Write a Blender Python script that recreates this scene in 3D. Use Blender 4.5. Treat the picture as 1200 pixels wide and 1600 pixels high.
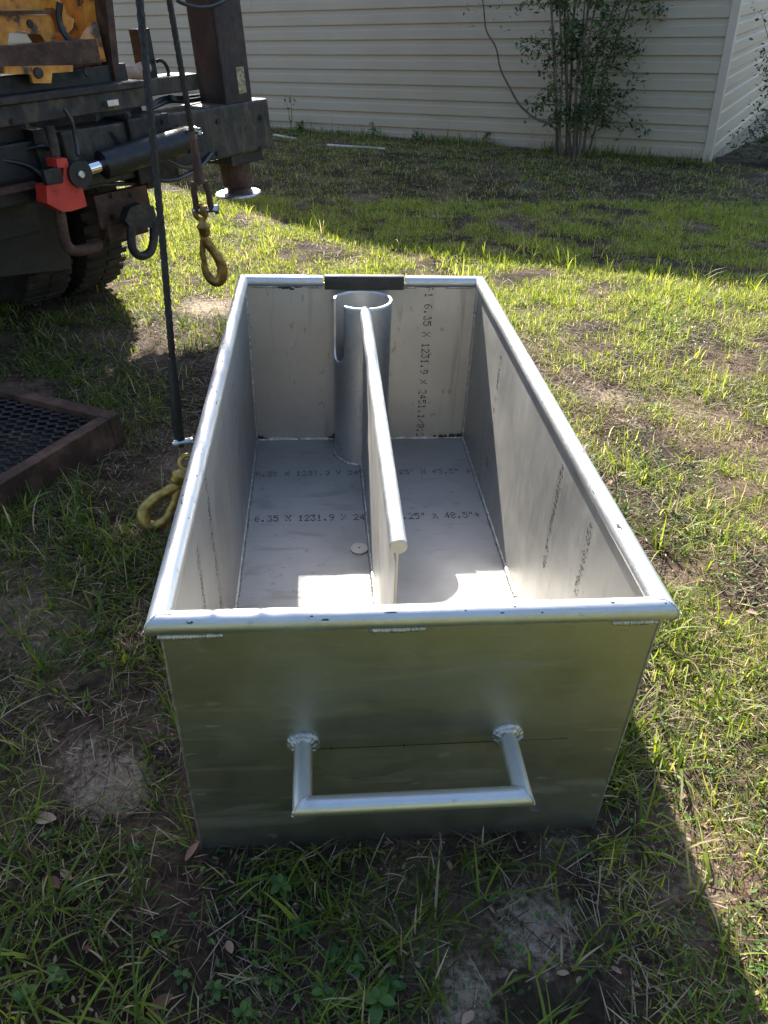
import bpy, bmesh, math, random
import numpy as np
from mathutils import Vector, Matrix, noise
random.seed(7); rng = np.random.default_rng(11)
scene = bpy.context.scene
for o in list(bpy.data.objects): bpy.data.objects.remove(o)
C = scene.collection

# ------------------------------------------------------------------ camera
TILT = math.radians(3.8)            # the yard falls gently to the right; the box stands square on it
MB3 = Matrix.Rotation(TILT, 3, 'Y') # box frame -> world
CAM = Vector((-0.051, -0.914, 1.492))
AX = Vector((0.9965, -0.07506, -0.03674)); AY = Vector((0.07308, 0.56961, 0.81866)); AZ = Vector((0.04052, 0.81848, -0.5731))
AX.normalize(); AZ.normalize(); AY = AX.cross(AZ); FPX = 1173.0
cd = bpy.data.cameras.new('camera'); cam = bpy.data.objects.new('camera', cd); C.objects.link(cam)
m4 = Matrix((AX, AY, -AZ)).transposed().to_4x4(); m4.translation = CAM; cam.matrix_world = m4
cd.sensor_fit = 'VERTICAL'; cd.sensor_height = 36.0; cd.lens = FPX / 1600 * 36.0
cd.clip_start = 0.02; cd.clip_end = 2000; scene.camera = cam

# ------------------------------------------------------------------ light
SUN = Vector((0.20, -1.32, -1.016)).normalized()      # direction the light travels
elev = math.asin(-SUN.z); az = math.atan2(-SUN.x, -SUN.y)
world = bpy.data.worlds.new('World'); scene.world = world; world.use_nodes = True
wn = world.node_tree.nodes; wl = world.node_tree.links; wn.clear()
sky = wn.new('ShaderNodeTexSky'); sky.sky_type = 'NISHITA'; sky.sun_disc = False
sky.sun_elevation = elev; sky.sun_rotation = az; sky.air_density = 1.0; sky.dust_density = 1.2
bg = wn.new('ShaderNodeBackground'); bg.inputs['Strength'].default_value = 0.092
wo = wn.new('ShaderNodeOutputWorld'); wl.new(sky.outputs[0], bg.inputs[0]); wl.new(bg.outputs[0], wo.inputs[0])
sd = bpy.data.lights.new('sun', 'SUN'); sd.energy = 4.6; sd.angle = math.radians(0.55); sd.color = (1.0, 0.955, 0.87)
sun = bpy.data.objects.new('sun', sd); C.objects.link(sun)
sun.rotation_euler = SUN.to_track_quat('-Z', 'Y').to_euler(); sun.location = (0, 0, 12)
vs = scene.view_settings; vs.view_transform = 'Standard'; vs.look = 'None'; vs.gamma = 1.0; vs.exposure = 1.95
vs.use_curve_mapping = False

# ------------------------------------------------------------------ pixel helpers (photo pixel -> direction -> point on a surface)
def ray(px, py): return AX * ((px - 600) / FPX) - AY * ((py - 800) / FPX) + AZ
def g0(x, y): return -math.tan(TILT) * 14 * math.tanh(x / 14) - 0.07 * (math.log1p(math.exp(min(40, (y - 8.3) * 3))) / 3)
def bump(x, y):
    d = max(0, abs(x) - 0.42, -y, y - 1.74) if True else 0
    k = min(1.0, d / 0.35)
    b = noise.noise(Vector((x * 0.9, y * 0.9, 3.1))) * 0.035 + noise.noise(Vector((x * 3.7, y * 3.7, 9.1))) * 0.016
    return b * k * (0.4 + 0.6 * k)
def gz(x, y): return g0(x, y) + bump(x, y)
def on_ground(px, py, h=0.0):
    d = ray(px, py); t = 1.0
    z = h
    for _ in range(25):
        t = (z - CAM.z) / d.z; p = CAM + d * t; z = gz(p.x, p.y) + h
    return CAM + d * t
def on_y(px, py, y):
    d = ray(px, py); return CAM + d * ((y - CAM.y) / d.y)
def BX(x, y, z): return MB3 @ Vector((x, y, z))

# ------------------------------------------------------------------ materials
def new_mat(name):
    m = bpy.data.materials.new(name); m.use_nodes = True
    nt = m.node_tree; b = nt.nodes['Principled BSDF']
    return m, nt, b
def N(nt, t, **kw):
    n = nt.nodes.new(t)
    for k, v in kw.items():
        if k.startswith('i_'): n.inputs[k[2:].replace('_', ' ')].default_value = v
        else: setattr(n, k, v)
    return n
def ramp(nt, fac, stops):
    r = nt.nodes.new('ShaderNodeValToRGB'); e = r.color_ramp.elements
    while len(e) > len(stops): e.remove(e[-1])
    while len(e) < len(stops): e.new(0.5)
    for el, (p, c) in zip(e, stops):
        el.position = p; el.color = (*c, 1) if len(c) == 3 else c
    nt.links.new(fac, r.inputs[0]); return r
def coords(nt, scale=(1, 1, 1), kind='Object'):
    t = nt.nodes.new('ShaderNodeTexCoord'); mp = nt.nodes.new('ShaderNodeMapping')
    mp.inputs['Scale'].default_value = scale; nt.links.new(t.outputs[kind], mp.inputs[0]); return mp.outputs[0]
def bumpnode(nt, b, h, strength=0.3, dist=0.002):
    n = nt.nodes.new('ShaderNodeBump'); n.inputs['Strength'].default_value = strength; n.inputs['Distance'].default_value = dist
    nt.links.new(h, n.inputs['Height']); nt.links.new(n.outputs[0], b.inputs['Normal']); return n
def noisy(name, stops, scale=8, rough=(0.6, 0.9), metal=0.0, detail=6, bumps=0.3, bdist=0.002, bscale=40, stretch=(1, 1, 1), spec=0.5):
    m, nt, b = new_mat(name)
    co = coords(nt, stretch)
    n = N(nt, 'ShaderNodeTexNoise', i_Scale=scale, i_Detail=detail, i_Roughness=0.62); nt.links.new(co, n.inputs['Vector'])
    r = ramp(nt, n.outputs[0], stops); nt.links.new(r.outputs[0], b.inputs['Base Color'])
    n2 = N(nt, 'ShaderNodeTexNoise', i_Scale=bscale, i_Detail=5); nt.links.new(co, n2.inputs['Vector'])
    rr = N(nt, 'ShaderNodeMapRange'); rr.inputs[1].default_value = 0.3; rr.inputs[2].default_value = 0.7; rr.inputs[3].default_value = rough[0]; rr.inputs[4].default_value = rough[1]
    nt.links.new(n2.outputs[0], rr.inputs[0]); nt.links.new(rr.outputs[0], b.inputs['Roughness'])
    b.inputs['Metallic'].default_value = metal; b.inputs['Specular IOR Level'].default_value = spec
    if bumps: bumpnode(nt, b, n2.outputs[0], bumps, bdist)
    return m
def alu(name, base=(0.54, 0.525, 0.495), rough=0.36, grain=(1, 1, 1), smudge=0.5, tint=(0.33, 0.31, 0.285), gstr=0.08):
    m, nt, b = new_mat(name)
    co = coords(nt)
    big = N(nt, 'ShaderNodeTexNoise', i_Scale=3.2, i_Detail=7, i_Roughness=0.68); nt.links.new(co, big.inputs['Vector'])
    cg = coords(nt, grain)
    gr = N(nt, 'ShaderNodeTexNoise', i_Scale=60, i_Detail=4, i_Roughness=0.7); nt.links.new(cg, gr.inputs['Vector'])
    # handling marks: short darker smears
    sm = N(nt, 'ShaderNodeTexNoise', i_Scale=17, i_Detail=3, i_Roughness=0.5, i_Distortion=0.6); nt.links.new(cg, sm.inputs['Vector'])
    r1 = ramp(nt, big.outputs[0], [(0.3, tuple(c * 0.9 for c in base)), (0.5, base), (0.7, tuple(min(1, c * 1.07) for c in base))])
    rs0 = ramp(nt, sm.outputs[0], [(0.55, (0, 0, 0)), (0.68, (smudge,) * 3)])
    sp = N(nt, 'ShaderNodeTexNoise', i_Scale=46, i_Detail=2, i_Roughness=0.5); nt.links.new(coords(nt, tuple(0.35 + 0.65 * g for g in grain)), sp.inputs['Vector'])
    rsp = ramp(nt, sp.outputs[0], [(0.66, (0, 0, 0)), (0.72, (smudge * 1.2,) * 3)])
    blo = N(nt, 'ShaderNodeTexNoise', i_Scale=1.7, i_Detail=4, i_Roughness=0.6); nt.links.new(co, blo.inputs['Vector'])
    rbl = ramp(nt, blo.outputs[0], [(0.45, (0, 0, 0)), (0.75, (0.55,) * 3)])
    mxa = N(nt, 'ShaderNodeMath', operation='MAXIMUM'); nt.links.new(rs0.outputs[0], mxa.inputs[0]); nt.links.new(rsp.outputs[0], mxa.inputs[1])
    rs = N(nt, 'ShaderNodeMath', operation='MAXIMUM'); nt.links.new(mxa.outputs[0], rs.inputs[0]); nt.links.new(rbl.outputs[0], rs.inputs[1])
    mx = N(nt, 'ShaderNodeMix', data_type='RGBA'); nt.links.new(rs.outputs[0], mx.inputs[0])
    nt.links.new(r1.outputs[0], mx.inputs[6]); mx.inputs[7].default_value = (*tint, 1)
    nt.links.new(mx.outputs[2], b.inputs['Base Color'])
    ad = N(nt, 'ShaderNodeMath', operation='MULTIPLY_ADD'); nt.links.new(big.outputs[0], ad.inputs[0]); ad.inputs[1].default_value = 0.28; ad.inputs[2].default_value = rough - 0.14
    a2 = N(nt, 'ShaderNodeMath', operation='MULTIPLY_ADD'); nt.links.new(gr.outputs[0], a2.inputs[0]); a2.inputs[1].default_value = 0.14; nt.links.new(ad.outputs[0], a2.inputs[2])
    a3 = N(nt, 'ShaderNodeMath', operation='MULTIPLY_ADD'); nt.links.new(rs.outputs[0], a3.inputs[0]); a3.inputs[1].default_value = 0.2; nt.links.new(a2.outputs[0], a3.inputs[2])
    nt.links.new(a3.outputs[0], b.inputs['Roughness'])
    b.inputs['Metallic'].default_value = 1.0
    # scratches
    wv = N(nt, 'ShaderNodeTexVoronoi', feature='DISTANCE_TO_EDGE', i_Scale=5.0); 
    ds = N(nt, 'ShaderNodeTexNoise', i_Scale=2.0, i_Detail=2); nt.links.new(co, ds.inputs['Vector'])
    va = N(nt, 'ShaderNodeVectorMath', operation='ADD'); nt.links.new(co, va.inputs[0]); nt.links.new(ds.outputs[1], va.inputs[1]); nt.links.new(va.outputs[0], wv.inputs['Vector'])
    sc = ramp(nt, wv.outputs[0], [(0.0, (0, 0, 0)), (0.006, (1, 1, 1))])
    hs = N(nt, 'ShaderNodeMath', operation='MULTIPLY_ADD'); nt.links.new(sc.outputs[0], hs.inputs[0]); hs.inputs[1].default_value = 0.25; nt.links.new(gr.outputs[0], hs.inputs[2])
    h2 = N(nt, 'ShaderNodeMath', operation='MULTIPLY_ADD'); nt.links.new(big.outputs[0], h2.inputs[0]); h2.inputs[1].default_value = 3.0; nt.links.new(hs.outputs[0], h2.inputs[2])
    bumpnode(nt, b, h2.outputs[0], gstr, 0.004)
    return m
def plain(name, col, rough=0.5, metal=0.0):
    m, nt, b = new_mat(name); b.inputs['Base Color'].default_value = (*col, 1); b.inputs['Roughness'].default_value = rough; b.inputs['Metallic'].default_value = metal; return m
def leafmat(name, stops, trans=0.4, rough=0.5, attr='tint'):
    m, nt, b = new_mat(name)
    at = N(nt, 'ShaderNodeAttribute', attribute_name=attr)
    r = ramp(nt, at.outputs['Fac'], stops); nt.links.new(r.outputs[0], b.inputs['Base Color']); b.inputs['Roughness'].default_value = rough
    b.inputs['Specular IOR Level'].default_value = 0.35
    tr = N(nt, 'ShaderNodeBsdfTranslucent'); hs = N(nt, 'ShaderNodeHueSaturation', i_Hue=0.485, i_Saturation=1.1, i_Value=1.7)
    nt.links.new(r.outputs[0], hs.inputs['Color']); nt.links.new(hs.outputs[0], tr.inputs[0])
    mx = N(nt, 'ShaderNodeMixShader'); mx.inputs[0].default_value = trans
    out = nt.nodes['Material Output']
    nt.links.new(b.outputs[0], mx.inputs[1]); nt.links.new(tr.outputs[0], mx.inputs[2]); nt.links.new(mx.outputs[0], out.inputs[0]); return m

M = {}
M['alu'] = alu('aluminium_plate', grain=(1, 1, 0.12), rough=0.42)
M['alu_side'] = alu('aluminium_side_plate', grain=(1, 0.7, 0.1), rough=0.44, smudge=0.35)
M['alu_front'] = alu('aluminium_front_plate', base=(0.44, 0.425, 0.36), grain=(0.15, 1, 1), rough=0.39, smudge=0.75, tint=(0.36, 0.355, 0.31))  # base darkened to olive: shade and reflected grass put into the colour
M['alu_floor'] = alu('aluminium_floor_plate', base=(0.50, 0.495, 0.485), grain=(0.3, 1, 1), rough=0.60, smudge=0.32)
M['alu_pipe'] = alu('aluminium_pipe', base=(0.66, 0.66, 0.655), rough=0.38, smudge=0.45, grain=(1, 1, 1), tint=(0.45, 0.45, 0.45))
M['weld'] = noisy('weld_metal', [(0.3, (0.32, 0.31, 0.29)), (0.6, (0.62, 0.61, 0.58))], 60, (0.35, 0.55), 0.95, bumps=0.3, bscale=160)
M['soot'] = noisy('weld_soot', [(0.35, (0.02, 0.02, 0.02)), (0.7, (0.10, 0.10, 0.10))], 50, (0.6, 0.8), 0.2)
M['ink'] = plain('black_ink', (0.012, 0.012, 0.014), 0.6)
M['rubber'] = noisy('black_rubber', [(0.3, (0.010, 0.009, 0.009)), (0.7, (0.028, 0.024, 0.022))], 25, (0.4, 0.6), bscale=120, bumps=0.15)
M['siding'] = noisy('vinyl_siding', [(0.25, (0.32, 0.27, 0.185)), (0.5, (0.385, 0.34, 0.25)), (0.75, (0.43, 0.385, 0.295))], 1.6, (0.45, 0.65), bumps=0.06, bdist=0.004, bscale=3, stretch=(0.3, .3, 1))
M['trim'] = noisy('vinyl_trim', [(0.3, (0.44, 0.39, 0.30)), (0.7, (0.52, 0.47, 0.38))], 3, (0.4, 0.6), bumps=0.05)
M['foundation'] = noisy('concrete_foundation', [(0.3, (0.16, 0.13, 0.10)), (0.7, (0.34, 0.29, 0.23))], 6, (0.8, 0.95), bumps=0.5, bdist=0.006)
M['shingle'] = noisy('roof_shingle', [(0.3, (0.06, 0.055, 0.05)), (0.7, (0.13, 0.12, 0.11))], 12, (0.85, 0.95), bumps=0.5)
M['steel'] = noisy('grimy_dark_steel', [(0.3, (0.008, 0.010, 0.013)), (0.5, (0.022, 0.020, 0.020)), (0.64, (0.055, 0.04, 0.032)), (0.76, (0.12, 0.085, 0.065))], 14, (0.35, 0.75), 0.25, detail=10, bumps=0.35, bscale=45)
M['steel_green'] = noisy('weathered_green_steel', [(0.3, (0.012, 0.015, 0.019)), (0.48, (0.030, 0.029, 0.027)), (0.62, (0.075, 0.056, 0.043)), (0.74, (0.18, 0.14, 0.105))], 16, (0.35, 0.75), 0.2, detail=10, bumps=0.35, bscale=45, stretch=(1, 1, 0.45))
M['post'] = noisy('dark_brown_steel', [(0.3, (0.014, 0.011, 0.012)), (0.5, (0.032, 0.022, 0.022)), (0.72, (0.065, 0.044, 0.038))], 9, (0.45, 0.75), 0.2, bumps=0.3, bscale=60, stretch=(1, 1, .5))
M['rust'] = noisy('rusty_steel', [(0.3, (0.03, 0.016, 0.011)), (0.5, (0.075, 0.037, 0.024)), (0.72, (0.16, 0.088, 0.058))], 11, (0.6, 0.9), 0.2, bumps=0.4, bscale=60)
M['black'] = noisy('shaded_black_paint', [(0.3, (0.004, 0.005, 0.007)), (0.7, (0.014, 0.014, 0.016))], 9, (0.35, 0.65), 0.0, bumps=0.2)  # black paint, lowered further to put the truck's deep shade into the colour
M['orange'] = noisy('orange_paint', [(0.36, (0.05, 0.028, 0.016)), (0.43, (0.50, 0.18, 0.02)), (0.6, (0.72, 0.30, 0.03)), (0.72, (0.78, 0.40, 0.08))], 13, (0.4, 0.65), 0.0, bumps=0.2)
M['red'] = noisy('red_paint', [(0.34, (0.04, 0.02, 0.015)), (0.40, (0.50, 0.03, 0.02)), (0.7, (0.68, 0.06, 0.03))], 10, (0.4, 0.6), 0.0, bumps=0.25)
M['chrome'] = plain('chrome_rod', (0.85, 0.86, 0.88), 0.10, 1.0)
M['zinc'] = noisy('zinc_plate', [(0.3, (0.45, 0.46, 0.47)), (0.7, (0.68, 0.69, 0.70))], 40, (0.25, 0.4), 0.95, bumps=0.1)
M['gold'] = noisy('yellow_zinc', [(0.28, (0.14, 0.09, 0.03)), (0.5, (0.48, 0.33, 0.10)), (0.75, (0.68, 0.54, 0.22))], 26, (0.3, 0.5), 0.8, bumps=0.25, bscale=90)
M['bronze'] = noisy('worn_brass_hook', [(0.28, (0.06, 0.035, 0.015)), (0.5, (0.28, 0.17, 0.05)), (0.75, (0.52, 0.36, 0.12))], 30, (0.32, 0.55), 0.8, bumps=0.3, bscale=90)
M['tyre'] = noisy('muddy_tyre', [(0.3, (0.008, 0.008, 0.008)), (0.55, (0.022, 0.018, 0.015)), (0.75, (0.06, 0.045, 0.032))], 9, (0.8, 0.95), bumps=0.4)  # rubber and mud, darkened to carry the deep shade under the truck
M['hose'] = plain('black_hose', (0.02, 0.02, 0.022), 0.32)
M['sticker'] = noisy('worn_yellow_decal', [(0.4, (0.42, 0.36, 0.2)), (0.6, (0.12, 0.11, 0.08))], 60, (0.5, 0.7), bumps=0)
M['rope'] = noisy('greasy_wire_rope', [(0.3, (0.008, 0.008, 0.009)), (0.7, (0.04, 0.036, 0.032))], 60, (0.4, 0.6), 0.4, bumps=0.3)
M['bark'] = noisy('bark', [(0.3, (0.06, 0.045, 0.034)), (0.7, (0.17, 0.13, 0.10))], 22, (0.8, 0.95), bumps=0.5, stretch=(1, 1, 0.3))
M['log'] = noisy('pale_log', [(0.3, (0.26, 0.16, 0.11)), (0.7, (0.50, 0.36, 0.28))], 30, (0.8, 0.95), bumps=0.5)
M['pvc'] = noisy('white_pipe', [(0.3, (0.30, 0.29, 0.26)), (0.7, (0.62, 0.61, 0.58))], 8, (0.4, 0.5), bumps=0)
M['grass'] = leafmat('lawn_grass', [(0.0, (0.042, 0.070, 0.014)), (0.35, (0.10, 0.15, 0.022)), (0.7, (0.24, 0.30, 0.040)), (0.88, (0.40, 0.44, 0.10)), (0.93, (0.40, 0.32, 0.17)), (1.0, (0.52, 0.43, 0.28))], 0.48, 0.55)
M['straw'] = leafmat('dry_straw', [(0.0, (0.05, 0.034, 0.022)), (0.55, (0.15, 0.105, 0.065)), (1.0, (0.42, 0.34, 0.23))], 0.15, 0.75)
M['weed'] = leafmat('broad_leaf', [(0.0, (0.028, 0.065, 0.018)), (0.5, (0.06, 0.13, 0.03)), (1.0, (0.13, 0.22, 0.05))], 0.35, 0.42)
M['shrub'] = leafmat('shrub_leaf', [(0.0, (0.026, 0.052, 0.018)), (0.5, (0.06, 0.11, 0.034)), (1.0, (0.13, 0.19, 0.06))], 0.35, 0.45)
M['deadleaf'] = leafmat('dead_leaf', [(0.0, (0.08, 0.035, 0.022)), (0.5, (0.20, 0.10, 0.065)), (1.0, (0.42, 0.28, 0.20))], 0.15, 0.7)

# ground material: dark humus, reddish litter, pale sand patches
def ground_mat():
    m, nt, b = new_mat('yard_soil')
    co = coords(nt)
    a = N(nt, 'ShaderNodeTexNoise', i_Scale=2.3, i_Detail=8, i_Roughness=0.65); nt.links.new(co, a.inputs['Vector'])
    f = N(nt, 'ShaderNodeTexNoise', i_Scale=60, i_Detail=6, i_Roughness=0.75); nt.links.new(co, f.inputs['Vector'])
    r1 = ramp(nt, a.outputs[0], [(0.30, (0.020, 0.015, 0.011)), (0.48, (0.046, 0.033, 0.024)), (0.58, (0.13, 0.092, 0.066)), (0.72, (0.25, 0.19, 0.145))])
    r2 = ramp(nt, f.outputs[0], [(0.32, (0.42, 0.38, 0.34)), (0.5, (0.92, 0.88, 0.84)), (0.68, (1.5, 1.42, 1.3))])
    mu = N(nt, 'ShaderNodeMix', data_type='RGBA', blend_type='MULTIPLY'); mu.inputs[0].default_value = 1.0
    nt.links.new(r1.outputs[0], mu.inputs[6]); nt.links.new(r2.outputs[0], mu.inputs[7])
    at = N(nt, 'ShaderNodeAttribute', attribute_name='sand')
    sa = N(nt, 'ShaderNodeMath', operation='MULTIPLY_ADD'); nt.links.new(f.outputs[0], sa.inputs[0]); sa.inputs[1].default_value = 1.1; 
    s0 = N(nt, 'ShaderNodeMath', operation='SUBTRACT'); nt.links.new(at.outputs['Fac'], s0.inputs[0]); s0.inputs[1].default_value = 0.95
    nt.links.new(s0.outputs[0], sa.inputs[2])
    rs = ramp(nt, sa.outputs[0], [(0.12, (0, 0, 0)), (0.42, (1, 1, 1))])
    sc = ramp(nt, f.outputs[0], [(0.3, (0.20, 0.15, 0.105)), (0.7, (0.42, 0.335, 0.25))])
    mx = N(nt, 'ShaderNodeMix', data_type='RGBA'); nt.links.new(rs.outputs[0], mx.inputs[0]); nt.links.new(mu.outputs[2], mx.inputs[6]); nt.links.new(sc.outputs[0], mx.inputs[7])
    nt.links.new(mx.outputs[2], b.inputs['Base Color']); b.inputs['Roughness'].default_value = 0.95; b.inputs['Specular IOR Level'].default_value = 0.15
    bumpnode(nt, b, f.outputs[0], 0.9, 0.012)
    return m
M['soil'] = ground_mat()

# ------------------------------------------------------------------ mesh builder
class MB:
    def __init__(s): s.v = []; s.f = []; s.sm = []
    def add(s, vs, fs, smooth=False):
        o = len(s.v); s.v += [tuple(v) for v in vs]; s.f += [tuple(i + o for i in f) for f in fs]; s.sm += [smooth] * len(fs)
    def box(s, x0, x1, y0, y1, z0, z1, bev=0.0, R=None, T=None):
        x0, x1 = min(x0, x1), max(x0, x1); y0, y1 = min(y0, y1), max(y0, y1); z0, z1 = min(z0, z1), max(z0, z1)
        bm = bmesh.new(); bmesh.ops.create_cube(bm, size=1.0)
        for v in bm.verts: v.co = Vector((x0 + (v.co.x + .5) * (x1 - x0), y0 + (v.co.y + .5) * (y1 - y0), z0 + (v.co.z + .5) * (z1 - z0)))
        if bev > 0: bmesh.ops.bevel(bm, geom=bm.edges[:], offset=min(bev, .45 * min(x1 - x0, y1 - y0, z1 - z0)), segments=2, affect='EDGES', profile=0.6)
        s.bm(bm, R, T)
    def bm(s, bm, R=None, T=None, smooth=False):
        bm.verts.index_update(); vs = []
        for v in bm.verts:
            c = v.co.copy()
            if R is not None: c = R @ c
            if T is not None: c = c + T
            vs.append(c)
        s.add(vs, [[v.index for v in f.verts] for f in bm.faces], smooth); bm.free()
    def tube(s, pts, r, seg=14, caps=True, smooth=True, mitre0=None, mitre1=None, flat=1.0):
        """swept tube; radius may be a list; corners are mitred; mitre0/1: plane normals for the end cuts"""
        pts = [Vector(p) for p in pts]; n = len(pts); rs = r if isinstance(r, (list, tuple)) else [r] * n
        t = [(pts[1] - pts[0]).normalized()]
        for i in range(1, n - 1): t.append(((pts[i + 1] - pts[i]).normalized() + (pts[i] - pts[i - 1]).normalized()).normalized())
        t.append((pts[-1] - pts[-2]).normalized())
        up = Vector((0, 0, 1)) if abs(t[0].z) < 0.9 else Vector((1, 0, 0))
        u = t[0].cross(up).normalized(); rings = []
        for i in range(n):
            ax = (pts[min(i + 1, n - 1)] - pts[max(i - 1, 0)]).normalized() if 0 < i < n - 1 else t[i]
            u = (u - ax * u.dot(ax)).normalized(); w = ax.cross(u)
            nn = mitre0 if (i == 0 and mitre0 is not None) else mitre1 if (i == n - 1 and mitre1 is not None) else None
            if nn is None and 0 < i < n - 1: nn = None
            ring = []
            for k in range(seg):
                a = 2 * math.pi * k / seg; p = pts[i] + (u * math.cos(a) + w * math.sin(a) * flat) * rs[i]
                if nn is not None: p = p + ax * (-(p - pts[i]).dot(nn) / ax.dot(nn))
                ring.append(p)
            rings.append(ring)
        vs = [p for rg in rings for p in rg]; fs = []
        for i in range(n - 1):
            for k in range(seg): fs.append((i * seg + k, i * seg + (k + 1) % seg, (i + 1) * seg + (k + 1) % seg, (i + 1) * seg + k))
        s.add(vs, fs, smooth)
        if caps:
            s.add(rings[0], [tuple(range(seg))[::-1]]); s.add(rings[-1], [tuple(range(seg))])
    def prism(s, poly, fn, d0, d1):
        """poly: 2-D outline; fn(a, b, d) -> point; extruded from d0 to d1"""
        n = len(poly); vs = [fn(a, b, d0) for a, b in poly] + [fn(a, b, d1) for a, b in poly]
        fs = [tuple(range(n))[::-1], tuple(range(n, 2 * n))] + [(i, (i + 1) % n, n + (i + 1) % n, n + i) for i in range(n)]
        s.add(vs, fs)
    def lathe(s, prof, c, axis, seg=24, smooth=True):
        c = Vector(c); axis = Vector(axis).normalized(); up = Vector((0, 0, 1)) if abs(axis.z) < .9 else Vector((1, 0, 0))
        u = axis.cross(up).normalized(); w = axis.cross(u); vs = []; fs = []
        for r, h in prof:
            for k in range(seg):
                a = 2 * math.pi * k / seg; vs.append(c + axis * h + (u * math.cos(a) + w * math.sin(a)) * r)
        for i in range(len(prof) - 1):
            for k in range(seg): fs.append((i * seg + k, i * seg + (k + 1) % seg, (i + 1) * seg + (k + 1) % seg, (i + 1) * seg + k))
        s.add(vs, fs, smooth)
    def lump(s, c, rx, ry, rz, R=None, seg=7, rings=4):
        vs = [Vector((0, 0, rz))]; fs = []
        for i in range(1, rings):
            a = math.pi * i / rings
            for k in range(seg): b = 2 * math.pi * k / seg; vs.append(Vector((rx * math.sin(a) * math.cos(b), ry * math.sin(a) * math.sin(b), rz * math.cos(a))))
        vs.append(Vector((0, 0, -rz))); L = len(vs) - 1
        for k in range(seg):
            fs.append((0, 1 + k, 1 + (k + 1) % seg))
            for i in range(rings - 2): fs.append((1 + i * seg + k, 1 + (i + 1) * seg + k, 1 + (i + 1) * seg + (k + 1) % seg, 1 + i * seg + (k + 1) % seg))
            fs.append((L, 1 + (rings - 2) * seg + (k + 1) % seg, 1 + (rings - 2) * seg + k))
        c = Vector(c); s.add([(R @ v if R is not None else v) + c for v in vs], fs, True)
    def build(s, name, mat, parent=None, label=None, recalc=True):
        me = bpy.data.meshes.new(name); me.from_pydata(s.v, [], s.f); me.polygons.foreach_set('use_smooth', s.sm); me.materials.append(mat)
        if recalc:
            bm = bmesh.new(); bm.from_mesh(me); bmesh.ops.recalc_face_normals(bm, faces=bm.faces); bm.to_mesh(me); bm.free()
        me.update(); o = bpy.data.objects.new(name, me); C.objects.link(o)
        if parent is not None: o.parent = parent
        if label: o['label'] = label
        return o
def tag(o, label=None, cat=None, group=None, kind=None):
    if label: o['label'] = label
    if cat: o['category'] = cat
    if group: o['group'] = group
    if kind: o['kind'] = kind
    return o
def empty(name, loc, rot=None):
    o = bpy.data.objects.new(name, None); C.objects.link(o); o.empty_display_size = 0.1
    mw = (rot.to_4x4() if rot is not None else Matrix.Identity(4)).copy(); mw.translation = Vector(loc); o.matrix_world = mw; return o

# ------------------------------------------------------------------ ground sheet (one, to the horizon)
def axis_steps(lo, hi, fine, far):
    a = list(np.arange(lo, hi + 1e-6, fine)); st = fine
    x = hi
    while x < far: st *= 1.35; x += st; a.append(x)
    x = lo; st = fine; b = []
    while x > -far: st *= 1.35; x -= st; b.append(x)
    return b[::-1] + a
xs = axis_steps(-2.6, 5.0, 0.045, 400); ys = axis_steps(-1.2, 10.0, 0.045, 400)
SANDS = [(on_ground(175, 1225), 0.13, 1.0), (on_ground(835, 1445), 0.13, 0.85), (on_ground(720, 1560), 0.10, 0.85), (on_ground(330, 480), 0.30, 0.85), (on_ground(130, 1180), 0.09, .8),
         (on_ground(950, 620), 0.26, 0.72), (on_ground(1110, 660), 0.22, 0.6), (on_ground(1040, 900), 0.10, .6), (on_ground(1150, 1180), .1, .6), (on_ground(880, 1320), 0.09, 0.6), (on_ground(1000, 665), 0.16, 0.6), (on_ground(1120, 1230), 0.12, .5), (on_ground(790, 350), 0.4, 0.6)]
def sandiness(x, y):
    s = 0.0
    for p, r, k in SANDS:
        d = math.hypot(x - p.x, y - p.y) / r
        if d < 2.2: s = max(s, k * math.exp(-d * d))
    return s
gv = []; sand = []
for y in ys:
    for x in xs:
        near = abs(x) < 14 and -14 < y < 20
        gv.append((x, y, gz(x, y) if near else g0(x, min(y, 14)) * 1.0)); sand.append(sandiness(x, y) if near else 0)
nx = len(xs); gf = [(j * nx + i, j * nx + i + 1, (j + 1) * nx + i + 1, (j + 1) * nx + i) for j in range(len(ys) - 1) for i in range(nx - 1)]
me = bpy.data.meshes.new('ground'); me.from_pydata(gv, [], gf); me.polygons.foreach_set('use_smooth', [True] * len(gf)); me.materials.append(M['soil'])
at = me.attributes.new('sand', 'FLOAT', 'POINT'); at.data.foreach_set('value', sand)
ground = bpy.data.objects.new('ground', me); C.objects.link(ground); ground['kind'] = 'structure'; ground['label'] = 'brown sandy soil of the yard under patchy grass'

# ------------------------------------------------------------------ house
HC = Vector((4.229, 8.018, -0.281)); HA = math.atan2(-0.575, 0.818)
house = tag(empty('house', HC, Matrix.Rotation(HA, 3, 'Z')), 'house with cream vinyl clapboard siding standing across the back of the yard', 'house')
ZA = 0.60 - HC.z        # height of one siding line seen in the photo
COURSE = 0.167; HL = 12.4; HD = 9.0; HPK = 5.45; PITCH = 0.30; HTOP = HPK - PITCH * HL / 2   # gable end faces the yard
b = MB(); b.prism([(-HL, -.5), (-.02, -.5), (-.02, HTOP), (-HL / 2, HPK), (-HL, HTOP)], lambda a, z_, d: (a, d, z_), 0.02, HD); b.build('wall', M['siding'], house)
def plank_profile(z): return [(0.016, z), (-0.006, z + .002), (-0.021, z), (-0.022, z + 0.006), (-0.016, z + COURSE * 0.58), (-0.006, z + COURSE * 0.66), (0.0005, z + COURSE + 0.006), (0.016, z + COURSE + 0.006)]
k0 = -6
me_cache = {}
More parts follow.
